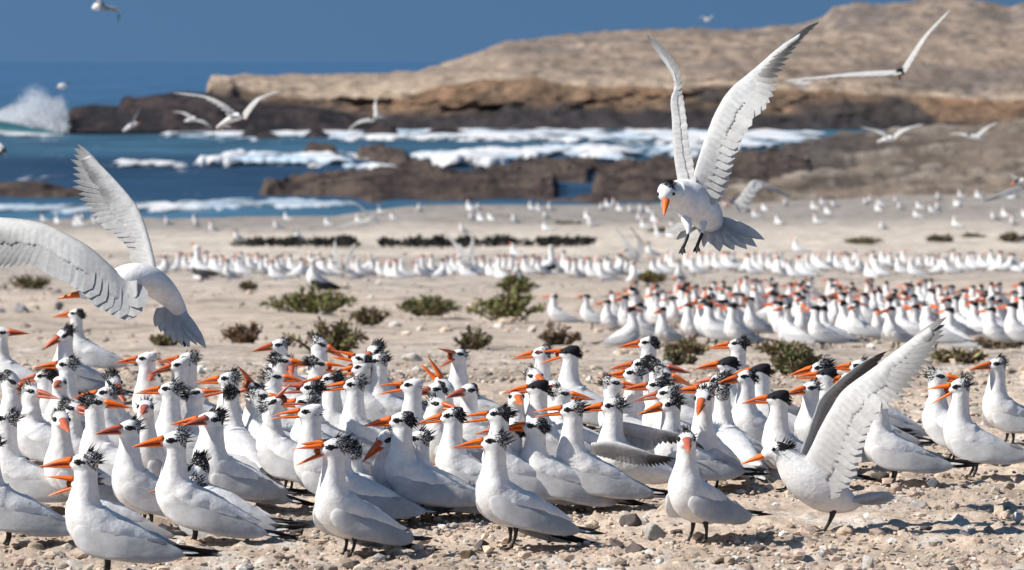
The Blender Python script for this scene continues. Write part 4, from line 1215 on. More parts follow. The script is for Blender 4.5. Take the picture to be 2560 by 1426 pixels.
# ---- the tern hovering at the upper right, wings held high
def hovering_tern():
    d = 11.0; org = W(1745, 520, d); r = np.random.default_rng(4)
    root = tag(empty('tern', org), 'hovering tern at upper right, wings raised high, legs dangling, bill pointing down', 'tern', G_FLY)
    kw = dict(parent=root, origin=org)
    mb = MB()
    rings, k = body_loft([(1806, 585, .16, 5), (1790, 566, .13, 20), (1772, 545, .09, 38), (1748, 518, .04, 47), (1722, 494, 0, 46), (1702, 482, -.03, 34), (1688, 478, -.055, 27)], d)
    loft(mb, rings, WHITE)
    # the head turned to the camera, looking down
    hc = W(1667, 480, d - .09)
    V = []; sg = 18; n = 14; a = np.linspace(0, 2 * math.pi, sg, endpoint=False)
    fw = np.array((-0.16, -0.86, -0.48)); fw /= np.linalg.norm(fw); sd_ = np.cross(fw, (0, 0, 1)); sd_ /= np.linalg.norm(sd_); up = np.cross(sd_, fw)
    hr = 24 * pxm(d); rg = []; kk = []
    for i in range(n):
        t = math.pi * (i + 0.5) / n
        cx_ = math.cos(t); rr = math.sin(t) * hr
        ring = hc - fw * cx_ * hr * 1.3 + (np.cos(a)[:, None] * sd_ * 0.98 + np.sin(a)[:, None] * up) * rr
        rg.append(ring)
        loc = -cx_ * 1.2
        nn_ = ring - hc; nn_ /= np.linalg.norm(nn_, axis=1, keepdims=True)
        cd = up * .75 - fw * .45 + np.array((.45, 0, .1)); cd /= np.linalg.norm(cd)
        kk.append(sstep(.25, .6, nn_ @ cd) * .8)
    loft(mb, np.array(rg), WHITE, np.array(kk))
    # neck joining head and shoulders
    P = catmull([hc, W(1684, 482, d - .05), W(1706, 490, d)], 8)
    loft(mb, tube_rings(P, np.array([22, 25, 27, 29, 32, 34, 36, 36]) * pxm(d), 16), WHITE)
    # thighs, legs and feet
    for path in ([(1716, 545, .0), (1721, 570, -.02), (1720, 585, -.03), (1714, 605, -.04), (1706, 622, -.05)], [(1756, 545, .03), (1758, 566, 0), (1756, 582, -.01), (1748, 602, -.02), (1742, 618, -.03)]):
        P = catmull(pts(path, d), 12)
        loft(mb, tube_rings(P[:7], np.array([15, 13, 10.5, 8, 6.5, 5, 4]) * pxm(d), 8), WHITE)
        loft(mb, tube_rings(P[5:], np.array([4.5, 4.2, 4.6, 4.0, 4.0, 4.6, 4.0]) * pxm(d), 8), (1, 1, 1), 0, 2)
        e = path[-1]
        for dx, dy in ((-9, 14), (-1, 17), (7, 13)):
            blade(mb, W(e[0] + 1, e[1] - 4, d + e[2]), W(e[0] + dx, e[1] + dy, d + e[2] - .01), 7 * pxm(d), (0, -1, 0), (1, 1, 1), m=2, st=5, thick=.5)
    mb.build('body', [M_PLUM, M_FEATHER, M_LEG], **kw)
    bb = hc + fw * hr * 1.05 - up * hr * .15
    simple_bill(W(1665, 500, d - .115), W(1660, 541, d - .17), 10 * pxm(d), 1.0, 0.0).build('bill', M_BILL, **kw)
    for sgn in (-1, 1):
        e = MB(); ball(e, hc + fw * hr * 0.72 + sd_ * sgn * hr * 0.80 + up * hr * 0.18, 4.6 * pxm(d)); e.build('eye', M_EYE, **kw)
    c = MB(); spikes(c, hc - fw * hr * .15, hr * 1.02, up * .8 - fw * .45 + np.array((.5, 0, .1)), 60, 15 * pxm(d), r, .7); c.build('crest', M_CREST, smooth=False, **kw)
    # tail fan
    t = MB()
    tips = [(1662, 584), (1690, 604), (1722, 600), (1765, 626), (1800, 630), (1836, 627), (1868, 624), (1893, 618), (1912, 600)]
    bs = [(1752, 545), (1760, 550), (1768, 555), (1776, 558), (1782, 558), (1788, 556), (1792, 552), (1796, 548), (1798, 544)]
    for i, (b_, tp) in enumerate(zip(bs, tips)):
        blade(t, W(b_[0], b_[1], d + .12), W(tp[0], tp[1], d + .02 + .004 * (i % 2)), 34 * pxm(d), (-0.2, -1, 0.9), WHITE * (.98 if i % 2 else .88), WHITE * .9, edge=WHITE * .66, st=8, round_=.5, thick=.06)
    t.build('tail', M_FEATHER, **kw)
    spread_wing(pts([(1728, 462, 0), (1748, 395, 0), (1770, 330, .02), (1794, 274, .03), (1827, 224, .05), (1889, 171, .07), (1956, 114, .08), (2048, 56, .09)], d),
                pts([(1800, 500, -.02), (1812, 480, -.03), (1822, 452, -.04), (1836, 401, -.05), (1854, 357, -.06), (1885, 300, -.05), (1918, 269, -.04), (1938, 238, -.03), (1944, 202, -.01), (1980, 134, .03), (2017, 87, .07), (2049, 56, .09)], d),
                30, 0.50, WHITE * 0.93, 1.0, 0.02, 9, seed=1).build('wing', M_FEATHER, **kw)
    spread_wing(pts([(1696, 458, .02), (1685, 380, .06), (1681, 300, .1), (1678, 248, .12), (1690, 205, .15), (1660, 140, .2), (1617, 86, .24)], d),
                pts([(1740, 448, -.02), (1728, 390, .02), (1720, 330, .05), (1714, 280, .08), (1708, 235, .12), (1700, 190, .15), (1684, 155, .18), (1650, 112, .22), (1618, 87, .24)], d),
                22, 0.5, WHITE * 0.88, 0.8, 0.016, 8, seed=2).build('wing', M_FEATHER, **kw)
hovering_tern()

# ---- the tern flying away at the left, wings spread
def banking_tern():
    d = 10.5; org = W(360, 700, d)
    root = tag(empty('tern', org), 'large tern at left seen from behind with both wings flung wide, tail fanned down', 'tern', G_FLY)
    kw = dict(parent=root, origin=org); mb = MB()
    rings, k = body_loft([(476, 850, .1, 4), (462, 815, .09, 16), (440, 765, .06, 23), (410, 728, .03, 32), (372, 702, 0, 38), (330, 696, -.02, 38), (290, 704, -.02, 31), (258, 717, -.02, 26), (236, 726, -.02, 26), (216, 732, -.02, 21), (200, 736, -.02, 12)], d,
                         cap=lambda V: sstep(0.0, 0.02, W(300, 715, d)[0] - V[:, 0] - 0.02) * sstep(-0.005, 0.01, V[:, 2] - W(230, 728, d)[2]) * .9)
    loft(mb, rings, WHITE, k)
    for dx in (0, 9):
        P = pts([(455 + dx, 845, .03), (460 + dx, 858, .02), (463 + dx, 866, .02)], d)
        loft(mb, tube_rings(catmull(P, 6), np.full(6, 4.0) * pxm(d), 6), (1, 1, 1), 0, 2)
    mb.build('body', [M_PLUM, M_FEATHER, M_LEG], **kw)
    simple_bill(W(200, 736, d - .02), W(143, 748, d - .02), 11 * pxm(d), .9, .08).build('bill', M_BILL, **kw)
    t = MB()
    for i, tp in enumerate([(388, 818), (402, 832), (418, 846), (436, 858), (455, 866), (474, 868), (492, 864), (506, 852), (516, 872)]):
        blade(t, W(412 + i * 3.5, 752 + i * 1.5, d + .07), W(tp[0], tp[1], d - .02 + .004 * (i % 2)), 28 * pxm(d), (.1, -1, .5), WHITE * (.97 if i % 2 else .86), WHITE * .88, edge=WHITE * .62, st=8, round_=.55, thick=.06)
    t.build('tail', M_FEATHER, **kw)
    # far wing, raised
    spread_wing(pts([(392, 690, .03), (386, 655, .03), (374, 605, .05), (352, 537, .08), (326, 495, .1), (265, 427, .14), (197, 364, .18)], d),
                pts([(335, 672, .12), (322, 647, .14), (311, 605, .15), (272, 575, .17), (231, 552, .2), (212, 522, .22), (187, 484, .24), (176, 450, .24), (175, 414, .24), (181, 374, .22), (192, 358, .20)], d),
                24, 0.42, WHITE * 0.92, 0.62, 0.018, 9, rough=-.05, seed=3).build('wing', M_FEATHER, **kw)
    # near wing, swept towards the left edge and beyond it
    spread_wing(pts([(345, 700, -.05), (314, 698, -.05), (273, 662, -.04), (232, 626, -.02), (189, 598, 0), (114, 562, .05), (38, 548, .10), (-60, 545, .16), (-190, 560, .22)], d),
                pts([(345, 770, -.18), (322, 806, -.21), (296, 795, -.21), (265, 783, -.20), (205, 734, -.17), (167, 707, -.14), (125, 688, -.11), (80, 668, -.08), (30, 668, -.04), (-20, 676, 0), (-80, 672, .06), (-140, 640, .13), (-192, 562, .21)], d),
                34, 0.42, WHITE * .86, 0.6, 0.018, 9, seed=4).build('wing', M_FEATHER, **kw)
banking_tern()

# ---- the tern landing at the right
def landing_tern():
    d = 10.55; gz = float(ground_z(d)); org = W(2062, 1325, d); r = np.random.default_rng(8)
    root = tag(empty('tern', org), 'landing tern at the front right with both wings raised like a sail', 'tern', G_FLY)
    kw = dict(parent=root, origin=org); mb = MB()
    def cap(V):
        x0 = W(1950, 1127, d)
        dx = (V[:, 0] - x0[0]) / pxm(d); dz = (V[:, 2] - x0[2]) / pxm(d)
        return 1.0 * sstep(-24, 2, dx) * sstep(52, 34, dx) * sstep(-4, 4, dz + dx * -0.16)
    rings, k = body_loft([(2150, 1262, 0, 5), (2132, 1260, 0, 20), (2104, 1250, 0, 37), (2062, 1230, 0, 52), (2018, 1198, 0, 54), (1988, 1172, 0, 45), (1970, 1151, 0, 35), (1954, 1136, 0, 29), (1938, 1130, 0, 27), (1922, 1133, 0, 20), (1908, 1141, 0, 10)], d, cap=cap)
    loft(mb, rings, WHITE, k)
    for sd in (-1, 1):
        P = catmull(pts([(2084, 1272, sd * .022), (2078, 1296, sd * .022), (2064, 1322, sd * .024), (2060, 1328, sd * .024)], d), 9)
        loft(mb, tube_rings(P, np.array([12, 9, 6.5, 5, 4.6, 4.2, 4, 4, 3.6]) * pxm(d), 8), (1, 1, 1), 0, 2)
        for dx, dz in ((-24, 4), (-26, 0), (-14, 7)):
            blade(mb, P[-1] + np.array((0, 0, .004)), P[-1] + np.array((dx * pxm(d), (dz - 4) * .004, -.002)), 12 * pxm(d), (0, 0, 1), (1, 1, 1), m=2, st=5, thick=.3)
    mb.build('body', [M_PLUM, M_FEATHER, M_LEG], **kw)
    simple_bill(W(1912, 1139, d), W(1851, 1162, d), 11 * pxm(d), 1.1, .08).build('bill', M_BILL, **kw)
    e = MB(); ball(e, W(1934, 1124, d - 26 * pxm(d)), 5.4 * pxm(d)); e.build('eye', M_EYE, **kw)
    c = MB(); spikes(c, W(1954, 1128, d), 27 * pxm(d), (.9, 0, .55), 70, 26 * pxm(d), r, .8); c.build('crest', M_CREST, smooth=False, **kw)
    t = MB()
    for i in range(6):
        o = i - 2.5
        blade(t, W(2110, 1252, d + o * .006), W(2246 - abs(o) * 6, 1243 + o * 5, d + o * .016), 26 * pxm(d), (0, -.6, .8), WHITE * .97, WHITE * .92, st=8, round_=.5, thick=.1)
    t.build('tail', M_FEATHER, **kw)
    spread_wing(pts([(2003, 1165, -.02), (2024, 1130, -.02), (2048, 1080, -.03), (2079, 1022, -.04), (2114, 973, -.05), (2192, 915, -.07), (2272, 854, -.08), (2371, 788, -.1)], d),
                pts([(2098, 1240, -.075), (2122, 1228, -.09), (2146, 1175, -.12), (2159, 1135, -.14), (2169, 1090, -.15), (2204, 1032, -.17), (2256, 999, -.18), (2301, 944, -.18), (2324, 912, -.17), (2340, 883, -.16), (2358, 845, -.14), (2368, 812, -.1), (2373, 790, -.1)], d),
                30, 0.45, WHITE * 0.93, 0.85, 0.024, 9, rough=-.03, seed=6).build('wing', M_FEATHER, **kw)
    spread_wing(pts([(1996, 1150, .04), (2014, 1100, .05), (2037, 1038, .06), (2056, 993, .07), (2111, 941, .09), (2160, 906, .11), (2216, 876, .14)], d),
                pts([(2052, 1165, .12), (2070, 1100, .16), (2086, 1050, .2), (2098, 1006, .22), (2134, 972, .23), (2166, 943, .23), (2190, 917, .22), (2206, 894, .19), (2217, 878, .15)], d),
                20, 0.5, GREY * .62, 0.97, 0.014, 8, seed=7).build('wing', M_FEATHER, **kw)  # grey upper side, its colour darkened further to deepen the wing's shade
landing_tern()

# ---- terns in the air farther off
def flyer(label, d, body, wings, bill=None, tail=None, chord=(0, 16), dark=0.6, pale=None, name='tern', tone=1.0):
    """body: [(x, y, r)] from tail to head; wings: leading edges from the shoulder to the tip"""
    org = W(body[len(body) // 2][0], body[len(body) // 2][1], d)
    root = tag(empty(name, org), label, 'tern' if name == 'tern' else 'gull', G_FLY if name == 'tern' else None)
    kw = dict(parent=root, origin=org); mb = MB()
    rings, k = body_loft([(b[0], b[1], -.004 * i * d / 30, b[2]) for i, b in enumerate(body)], d, 10, n=16)
    c = np.zeros(len(rings) * 10); 
    h = W(body[-1][0], body[-1][1], d); rr = body[-1][2] * pxm(d)
    V = rings.reshape(-1, 3)
    c = 1.3 * (np.linalg.norm(V - (h + np.array((0, 0, rr * 1.3))), axis=1) < rr * 2.2)
    loft(mb, rings, WHITE, c)
    mb.build('body', [M_PLUM], **kw)
    if bill: simple_bill(W(bill[0], bill[1], d - .02), W(bill[2], bill[3], d - .03), max(2.2, bill[4] if len(bill) > 4 else 3) * pxm(d), tone, .02, 6).build('bill', M_BILL, **kw)
    if tail:
        t = MB()
        for i, tp in enumerate(tail): blade(t, W(body[0][0], body[0][1], d), W(tp[0], tp[1], d + .05), body[1][2] * 1.1 * pxm(d), (0.1, -1, .4), WHITE * .9, st=5)
        t.build('tail', M_FEATHER, **kw)
    for wi, lead in enumerate(wings):
        ch = chord[wi] if isinstance(chord[0], (tuple, list)) else chord
        n = len(lead); tr = []
        for i, p in enumerate(lead):
            f = (1 - (i / (n - 1)) ** 1.6)
            tr.append((p[0] + ch[0] * f, p[1] + ch[1] * f, -.10 * f))
        l3 = [(p[0], p[1], (-.06 if wi else .06) * i) for i, p in enumerate(lead)]
        t3 = [(p[0], p[1], p[2] + (-.06 if wi else .06) * i) for i, p in enumerate(tr)]
        spread_wing(pts(l3, d), pts(t3, d), 13, .5, (WHITE * .92 if pale is None else pale), dark, .02, 5, seed=wi, covert=True).build('wing', M_FEATHER, **kw)

flyer('largest distant tern gliding right over the dark rock point', 32, [(548, 314, 3), (566, 304, 7), (585, 294, 11), (600, 291, 9), (608, 292, 6)], [[(586, 288), (560, 262), (530, 246), (490, 237), (430, 233)], [(606, 286), (625, 262), (650, 243), (705, 227)]], (610, 294, 624, 299, 4.5), [(540, 320), (556, 322), (580, 318)], [(8, 14), (10, 10)])
flyer('facing tern gliding before the hill at right, wings wide in a shallow vee', 24, [(2250, 172, 5), (2250, 176, 11), (2249, 182, 12), (2249, 188, 9)], [[(2240, 178), (2190, 180), (2130, 184), (2050, 193), (1960, 202)], [(2258, 170), (2280, 136), (2310, 92), (2345, 55), (2380, 22)]], (2249, 192, 2250, 203, 4), None, [(3, 9), (9, 5)], .2, tone=.5)
flyer('tern rising before the black rocks with one wing up', 62, [(308, 328, 2), (322, 318, 5), (336, 310, 6), (344, 306, 4)], [[(334, 308), (342, 290), (352, 266)], [(336, 312), (330, 318), (318, 326)]], (346, 307, 351, 308), None, (-9, 6))
flyer('tern beating its wings downwards under the largest distant tern', 55, [(462, 304, 2), (474, 300, 5), (486, 297, 6), (494, 298, 4)], [[(482, 294), (468, 284), (450, 280), (428, 281)], [(492, 298), (512, 304), (526, 318), (536, 338)]], None, None, [(3, 8), (-6, 5)])
flyer('tern with one wing straight up and one drooping by the surf', 62, [(958, 292, 3), (946, 290, 6), (936, 292, 7), (926, 298, 5)], [[(936, 286), (934, 268), (938, 252), (944, 238)], [(930, 296), (904, 300), (884, 312), (868, 330)]], None, [(966, 294)], [(8, 2), (4, 8)])
flyer('tern flying right before the brown slope, red bill, wings level', 58, [(2200, 352, 2), (2214, 349, 6), (2228, 346, 7), (2238, 346, 5)], [[(2222, 342), (2204, 330), (2180, 323), (2150, 319)], [(2232, 340), (2250, 326), (2276, 317), (2312, 311)]], (2242, 347, 2250, 350, 3), [(2192, 356), (2204, 358)], [(6, 10), (7, 8)])
flyer('grey tern flying above the brown slope near the right edge', 64, [(2458, 348, 3), (2444, 344, 6), (2428, 342, 6), (2418, 340, 5)], [[(2432, 338), (2412, 334), (2390, 333), (2370, 336)], [(2440, 338), (2456, 324), (2474, 314), (2496, 305)]], None, [(2462, 352)], [(4, 8), (5, 8)], .5, GREY)
flyer('tern behind the hovering tern with one broad wing bent', 34, [(1866, 524, 4), (1850, 515, 9), (1836, 508, 10), (1824, 508, 8)], [[(1842, 502), (1862, 474), (1880, 453), (1900, 453), (1936, 470), (1976, 496)], [(1834, 504), (1818, 496), (1800, 488), (1780, 486)]], (1820, 510, 1812, 513, 4), [(1880, 530), (1872, 534)], [(14, 30), (4, 8)], .3)
flyer('tern entering at the right edge with a dark trailing wing', 34, [(2566, 452, 5), (2556, 454, 9), (2544, 456, 8), (2538, 457, 6)], [[(2552, 448), (2536, 440), (2520, 434), (2502, 432)], [(2554, 462), (2520, 474), (2486, 490), (2456, 506)]], (2536, 459, 2526, 463, 4), None, [(12, 13), (8, 20)], .85, GREY * .6)
flyer('tern landing behind the seaweed line with a white upstretched wing', 75, [(948, 562, 3), (938, 552, 6), (928, 545, 7), (920, 540, 5)], [[(926, 540), (908, 522), (888, 508), (866, 504)], [(920, 546), (900, 552), (880, 556), (846, 568)]], None, None, [(6, 10), (4, 9)], .3)
flyer('small white bird skimming over the sea beside the splash', 70, [(168, 214, 2), (160, 215, 6), (150, 217, 7), (142, 219, 4)], [[(156, 212), (168, 208), (184, 206)], [(148, 220), (140, 224), (132, 230)]], None, None, (0, 4), .2, np.array((.12, .14, .17)))
flyer('bird cut by the top edge with one dark tipped wing hanging', 34, [(232, 22, 4), (240, 18, 9), (250, 14, 11), (258, 12, 8)], [[(256, 14), (276, 16), (294, 22), (298, 42), (293, 68)], [(246, 8), (240, -10), (232, -30), (222, -50)]], None, None, [(-6, 10), (8, 4)], .98)
flyer('faint tern far off over the hill crest', 95, [(1762, 52, 2), (1768, 49, 5), (1774, 47, 4)], [[(1766, 46), (1758, 42), (1746, 46)], [(1772, 45), (1780, 40), (1786, 44)]], None, None, (0, 4), .3, GREY * .8)
flyer('small tern passing low before the rusty hillside', 60, [(2022, 214, 2), (2010, 212, 6), (1998, 208, 6), (1990, 206, 3)], [[(2002, 206), (1980, 202), (1956, 202)], [(2006, 208), (2024, 204), (2040, 200)]], None, None, (2, 5), .2)
flyer('bird at the left edge over the dark swell', 45, [(-4, 360, 3), (2, 370, 9), (6, 380, 10), (8, 388, 6)], [[(4, 366), (-8, 350), (-24, 340)], [(10, 376), (14, 388), (14, 400)]], None, None, (-6, 6), .5)
flyer('small tern flying over the long white breaker', 70, [(796, 414, 2), (786, 414, 6), (776, 415, 6), (770, 414, 4)], [[(782, 411), (772, 404), (756, 402)], [(786, 416), (800, 414), (814, 410)]], None, None, (2, 4), .2)
flyer('tern lifting off the distant row with both wings straight up', 52, [(1180, 668, 4), (1166, 662, 8), (1154, 652, 8), (1146, 646, 6)], [[(1152, 650), (1140, 622), (1126, 600), (1112, 584)], [(1162, 650), (1172, 622), (1178, 604), (1184, 588)]], (1142, 648, 1132, 652, 3), None, [(24, 6), (22, 10)], .4)
flyer('tern landing on the distant row, grey wings up over the pale sand', 52, [(1596, 656, 4), (1584, 646, 8), (1570, 634, 8), (1562, 628, 6)], [[(1570, 632), (1556, 606), (1550, 588), (1540, 572)], [(1580, 632), (1592, 606), (1588, 586), (1574, 566)]], (1558, 630, 1550, 634, 3), None, [(24, 8), (24, 14)], .6, WHITE * .8)
flyer('tern with a single upright wing behind the gull on the bush', 52, [(880, 684, 4), (862, 678, 8), (844, 668, 8), (834, 660, 6)], [[(836, 662), (832, 638), (834, 618), (838, 598)], [(850, 664), (866, 640), (876, 622), (892, 606)]], None, None, [(20, 6), (20, 12)], .5, WHITE * .8)

# ================================================================ the second flock, the far row, gulls
G_SECOND = 'black capped terns crowded in the second flock'
protos = []
for i, (hy, pt, hf, sq, stl, op) in enumerate([(0, -2, 1.0, 0, 'b', 0), (25, 0, 1.02, 0, 'k', 0), (-30, -4, .97, 4, 'b', 0), (60, -4, .95, 6, 'k', 0), (10, 6, 1.04, 0, 'b', 14), (-75, -10, .92, 20, 'b', 0), (5, -4, .9, 34, 'b', 0), (150, 0, .97, 2, 'k', 0), (-8, 0, 1.0, 0, 'f', 0)]):
    t = make_tern('tern', Pose(hy, pt, hf, sq), stl, op, 500 + i, False, 1.0)
    t['_h'] = (HEADC[2] + 268 * (hf - 1)) * K
    protos.append([t, False])

def place_proto(i, x, yfeet, yaw, label, group, s=1.0):
    t, used = protos[i]
    o = t if not used else copy_thing(t)
    protos[i][1] = True
    d = ground_d(yfeet); p = W(x, yfeet, d)
    o.location = (float(p[0]), d, float(ground_z(d)) + .002); o.rotation_euler = (0, 0, R(yaw)); o.scale = (s, s, s * float(r2b.uniform(.93, 1.05)))
    if '_h' in o: del o['_h']
    return tag(o, label, 'tern', group)

r2 = np.random.default_rng(21); r2b = np.random.default_rng(22)
place_proto(8, 1398, 822, 182, 'leftmost tern of the second flock, standing clear with drooping orange bill', G_SECOND)
place_proto(4, 1480, 826, 184, 'second tern from the left of the second flock, grey back turned away', G_SECOND)
place_proto(2, 1530, 838, 214, 'third tern from the left of the second flock, chest to the camera', G_SECOND)
cand = []
yf = 874.0
while yf > 716:
    xl = 1650 if yf > 862 else (1570 if yf > 800 else (1610 if yf > 770 else 1690 + (770 - yf) * 1.5))
    xr = 2640 if yf > 770 else (2480 if yf > 745 else 2250)
    sp = 118 * 24 / ground_d(yf) * .98
    x = xl + r2.uniform(0, sp)
    while x < xr:
        cand.append((x + r2.normal(0, sp * .2), min(878, yf + r2.normal(0, 6)))); x += sp * r2.uniform(.42, 1.1)
    yf -= 11.5 * (yf - 640) / 230 + 2
N2 = 176
cand = cand[:N2]
LAB2 = [(850, 'tern in the nearest rank of the second flock, tail towards the front flock'), (805, 'tern in the middle ranks of the second flock among black caps'), (0, 'tern in the farthest ranks of the second flock, only head and neck clear')]
for x, y in cand:
    i = int(r2.choice([0, 1, 2, 3, 4, 5, 6, 7], p=[.16, .15, .14, .1, .11, .12, .13, .09]))
    yaw = r2.normal(188, 34) if r2.random() < .78 else r2.uniform(0, 360)
    lab = next(l for lim, l in LAB2 if y >= lim)
    place_proto(i, x, y, yaw, lab, G_SECOND + (': near rank' if lab is LAB2[0][1] else (': middle ranks' if lab is LAB2[1][1] else ': far ranks')), r2.uniform(.94, 1.05))
print('second flock', len(cand) + 3)

# the far row: one mesh each
def far_tern(i, hy, stl, sq=0.0):
    mb = MB(); pose = Pose(hy, 0, 1.0, sq)
    mb.merge(tern_body(pose, stl, 10, 24, True, i), None)
    mb.m = [2 if m == 2 else 0 for m in mb.m]
    b = bill_mb(pose, 0, 1.0, seg=5); b.m = [1] * len(b.m); mb.merge(b)
    for sd in (-1, 1): w = wing_mb(sd, sq, i, 12, 8, 0, 0); mb.merge(w, 0)
    return mb.build('tern', [M_PLUM, M_BILL, M_LEG])
FAR = [far_tern(0, 0, 'b'), far_tern(1, 40, 'f', 8), far_tern(2, -50, 'b', 30), far_tern(3, 150, 'k'), far_tern(4, -20, 'g', 4)]
used = set()
r3 = np.random.default_rng(33)
N3 = 0
xs3 = []
x = 405.0
while x < 2590:
    if not (1020 < x < 1040 or 1590 < x < 1640):
        xs3.append(x)
    x += r3.uniform(7, 24)
pick = set(r3.permutation(len(xs3))[:N3].tolist())
rest = []
G_THIRD = 'distant row of terns on the beach'
for j, x in enumerate(xs3):
    y = 692 + r3.normal(0, 8) - (8 if x > 1650 else 0); i = int(r3.integers(0, 5)); yaw = r3.normal(185, 35) if r3.random() < .75 else r3.uniform(0, 360)
    if j not in pick: rest.append((x, y, i, yaw)); continue
    o = FAR[i] if i not in used else FAR[i].copy()
    if i in used: col.objects.link(o)
    used.add(i)
    d = ground_d(y); p = W(x, y, d)
    o.location = (float(p[0]), d, float(ground_z(d))); o.rotation_euler = (0, 0, R(yaw)); o.scale = (r3.uniform(.84, .98),) * 3
    lab = 'small tern in the distant row left of the hovering tern' if x < 1650 else 'small tern in the distant row below and right of the hovering tern'
    tag(o, lab, 'tern', G_THIRD + (' at left' if x < 1650 else ' at right'))

# the rest of the row and the specks along the shore
mb = MB(); dots = list(rest)
for k in range(98):
    x = r3.uniform(1150, 2600) if k < 74 else r3.uniform(20, 1100)
    lo = float(np.interp(x, [0, 800, 1080, 1800, 2560], [550, 545, 516, 514, 486])) + 3; y = lo + abs(r3.normal(0, 1)) * (50 if x > 1100 else 25)
    if y > 655: continue
    dots.append((x, y, int(r3.integers(0, 5)), r3.uniform(120, 250)))
src = []
for o in FAR:
    me = o.data; V = np.zeros(len(me.vertices) * 3); me.vertices.foreach_get('co', V)
    C = np.zeros(len(me.vertices) * 4); me.color_attributes['tint'].data.foreach_get('color', C)
    Kk = np.zeros(len(me.vertices)); me.attributes['speck'].data.foreach_get('value', Kk)
    src.append((V.reshape(-1, 3), [tuple(p.vertices) for p in me.polygons], C.reshape(-1, 4)[:, :3], Kk, [p.material_index for p in me.polygons]))
for x, y, i, yaw in dots:
    d = ground_d2(x, y)
    p = W(x, y, d); V, F, C, Kk, Mi = src[i]; a = R(yaw)
    Q = np.stack([V[:, 0] * math.cos(a) - V[:, 1] * math.sin(a), V[:, 0] * math.sin(a) + V[:, 1] * math.cos(a), V[:, 2]], 1) + p
    n0 = len(mb.m); mb.add(Q, F, C, Kk); mb.m[n0:] = Mi
for o in FAR: bpy.data.objects.remove(o)
tag(mb.build('terns', [M_PLUM, M_BILL, M_LEG]), 'scattered pale terns along the far shore and filling the distant row', 'terns', kind='stuff')

def gull(x, yfeet, yaw, head, pitch, hf, label, s=1.45, d=None):
    pose = Pose(head, pitch, hf, 0)
    root = empty('gull', (0, 0, 0)); blk = np.array((.06, .055, .055))
    b = tern_body(pose, 'g', 16, 40, True, 900)
    b.k = [k * 0 for k in b.k]; b.build('body', [M_PLUM, M_FEATHER, M_LEG], root)
    bill_mb(pose, 0, 1, 58, 8, ORANGE=np.array((.8, .33, .04))).build('bill', M_BILL, root)
    for sd in (-1, 1): wing_mb(sd, 0, 3, 16, 12, 0, 0, GREY=blk).build('wing', M_FEATHER, root)
    d = d or ground_d(yfeet); p = W(x, yfeet, d)
    root.location = (float(p[0]), d, float(p[2])); root.rotation_euler = (0, 0, R(yaw)); root.scale = (s, s, s)
    tag(root, label, 'gull', 'dark winged gulls standing among the terns')
gull(796, 742, 205, -8, 0, 1.0, 'white headed gull resting behind the largest green bush', 1.5)
gull(505, 704, 150, 25, 42, 1.12, 'gull stretching its neck straight up, dark wing towards the camera', 1.5)
gull(1368, 692, 28, 0, 6, 1.1, 'dark backed gull leaning right before the distant row', 1.4)

# ================================================================ plants, seaweed, stones, gravel
def bush(x, ybase, w, h, seed, label, tone=(.115, .118, .052), dry=0.3, dens=1.0, name='shrub', group='low scrub bushes on the beach'):
    d = ground_d(ybase); m = pxm(d); r = np.random.default_rng(seed)
    p0 = W(x, ybase, d); org = np.array((p0[0], d, float(ground_z(d))))
    root = tag(empty(name, org), label, 'shrub', group)
    st = MB(); lf = MB(); Wd, H = w * m * .62, h * m * .88
    ns = int(16 + 14 * dens); tone = np.array(tone) * np.array((1.65, 1.6, 1.3))
    for i in range(ns):
        a = r.uniform(0, 2 * math.pi); q = r.random() ** .6
        reach = Wd * q; hh = H * (1.05 - .55 * q ** 2) * r.uniform(.65, 1.1)
        base = np.array((reach * .35 * math.cos(a), reach * .35 * math.sin(a), 0)); tip = np.array((reach * math.cos(a), reach * math.sin(a) * .8, hh))
        mid = base * .5 + tip * .5 + np.array((0, 0, H * .12)) + r.normal(0, .06 * H, 3)
        P = catmull([base, mid, tip], 7)
        loft(st, tube_rings(P, np.linspace(.010, .003, 7) * (1.0 + 1.2 * dry), 5), np.array((.11, .075, .05)) * r.uniform(.7, 1.3))
        nl = int(26 * dens * r.uniform(.6, 1.3))
        for j in range(nl):
            t = r.uniform(.3, 1.02); b = P[min(6, int(t * 6))] + r.normal(0, .035 * H + .006, 3)
            dr = r.normal(0, 1, 3) + np.array((.6 * math.cos(a), .6 * math.sin(a), .9)); dr /= np.linalg.norm(dr)
            L = r.uniform(.026, .056) * max(1.0, d / 26) ** .6
            c = tone * r.uniform(.55, 1.45) if r.random() > dry else np.array((.16, .105, .065)) * r.uniform(.6, 1.3)
            blade(lf, b, b + dr * L, L * .42, r.normal(0, 1, 3), c, st=4, thick=.25)
    st.build('stems', M_LEAF, root); lf.build('foliage', M_LEAF, root)
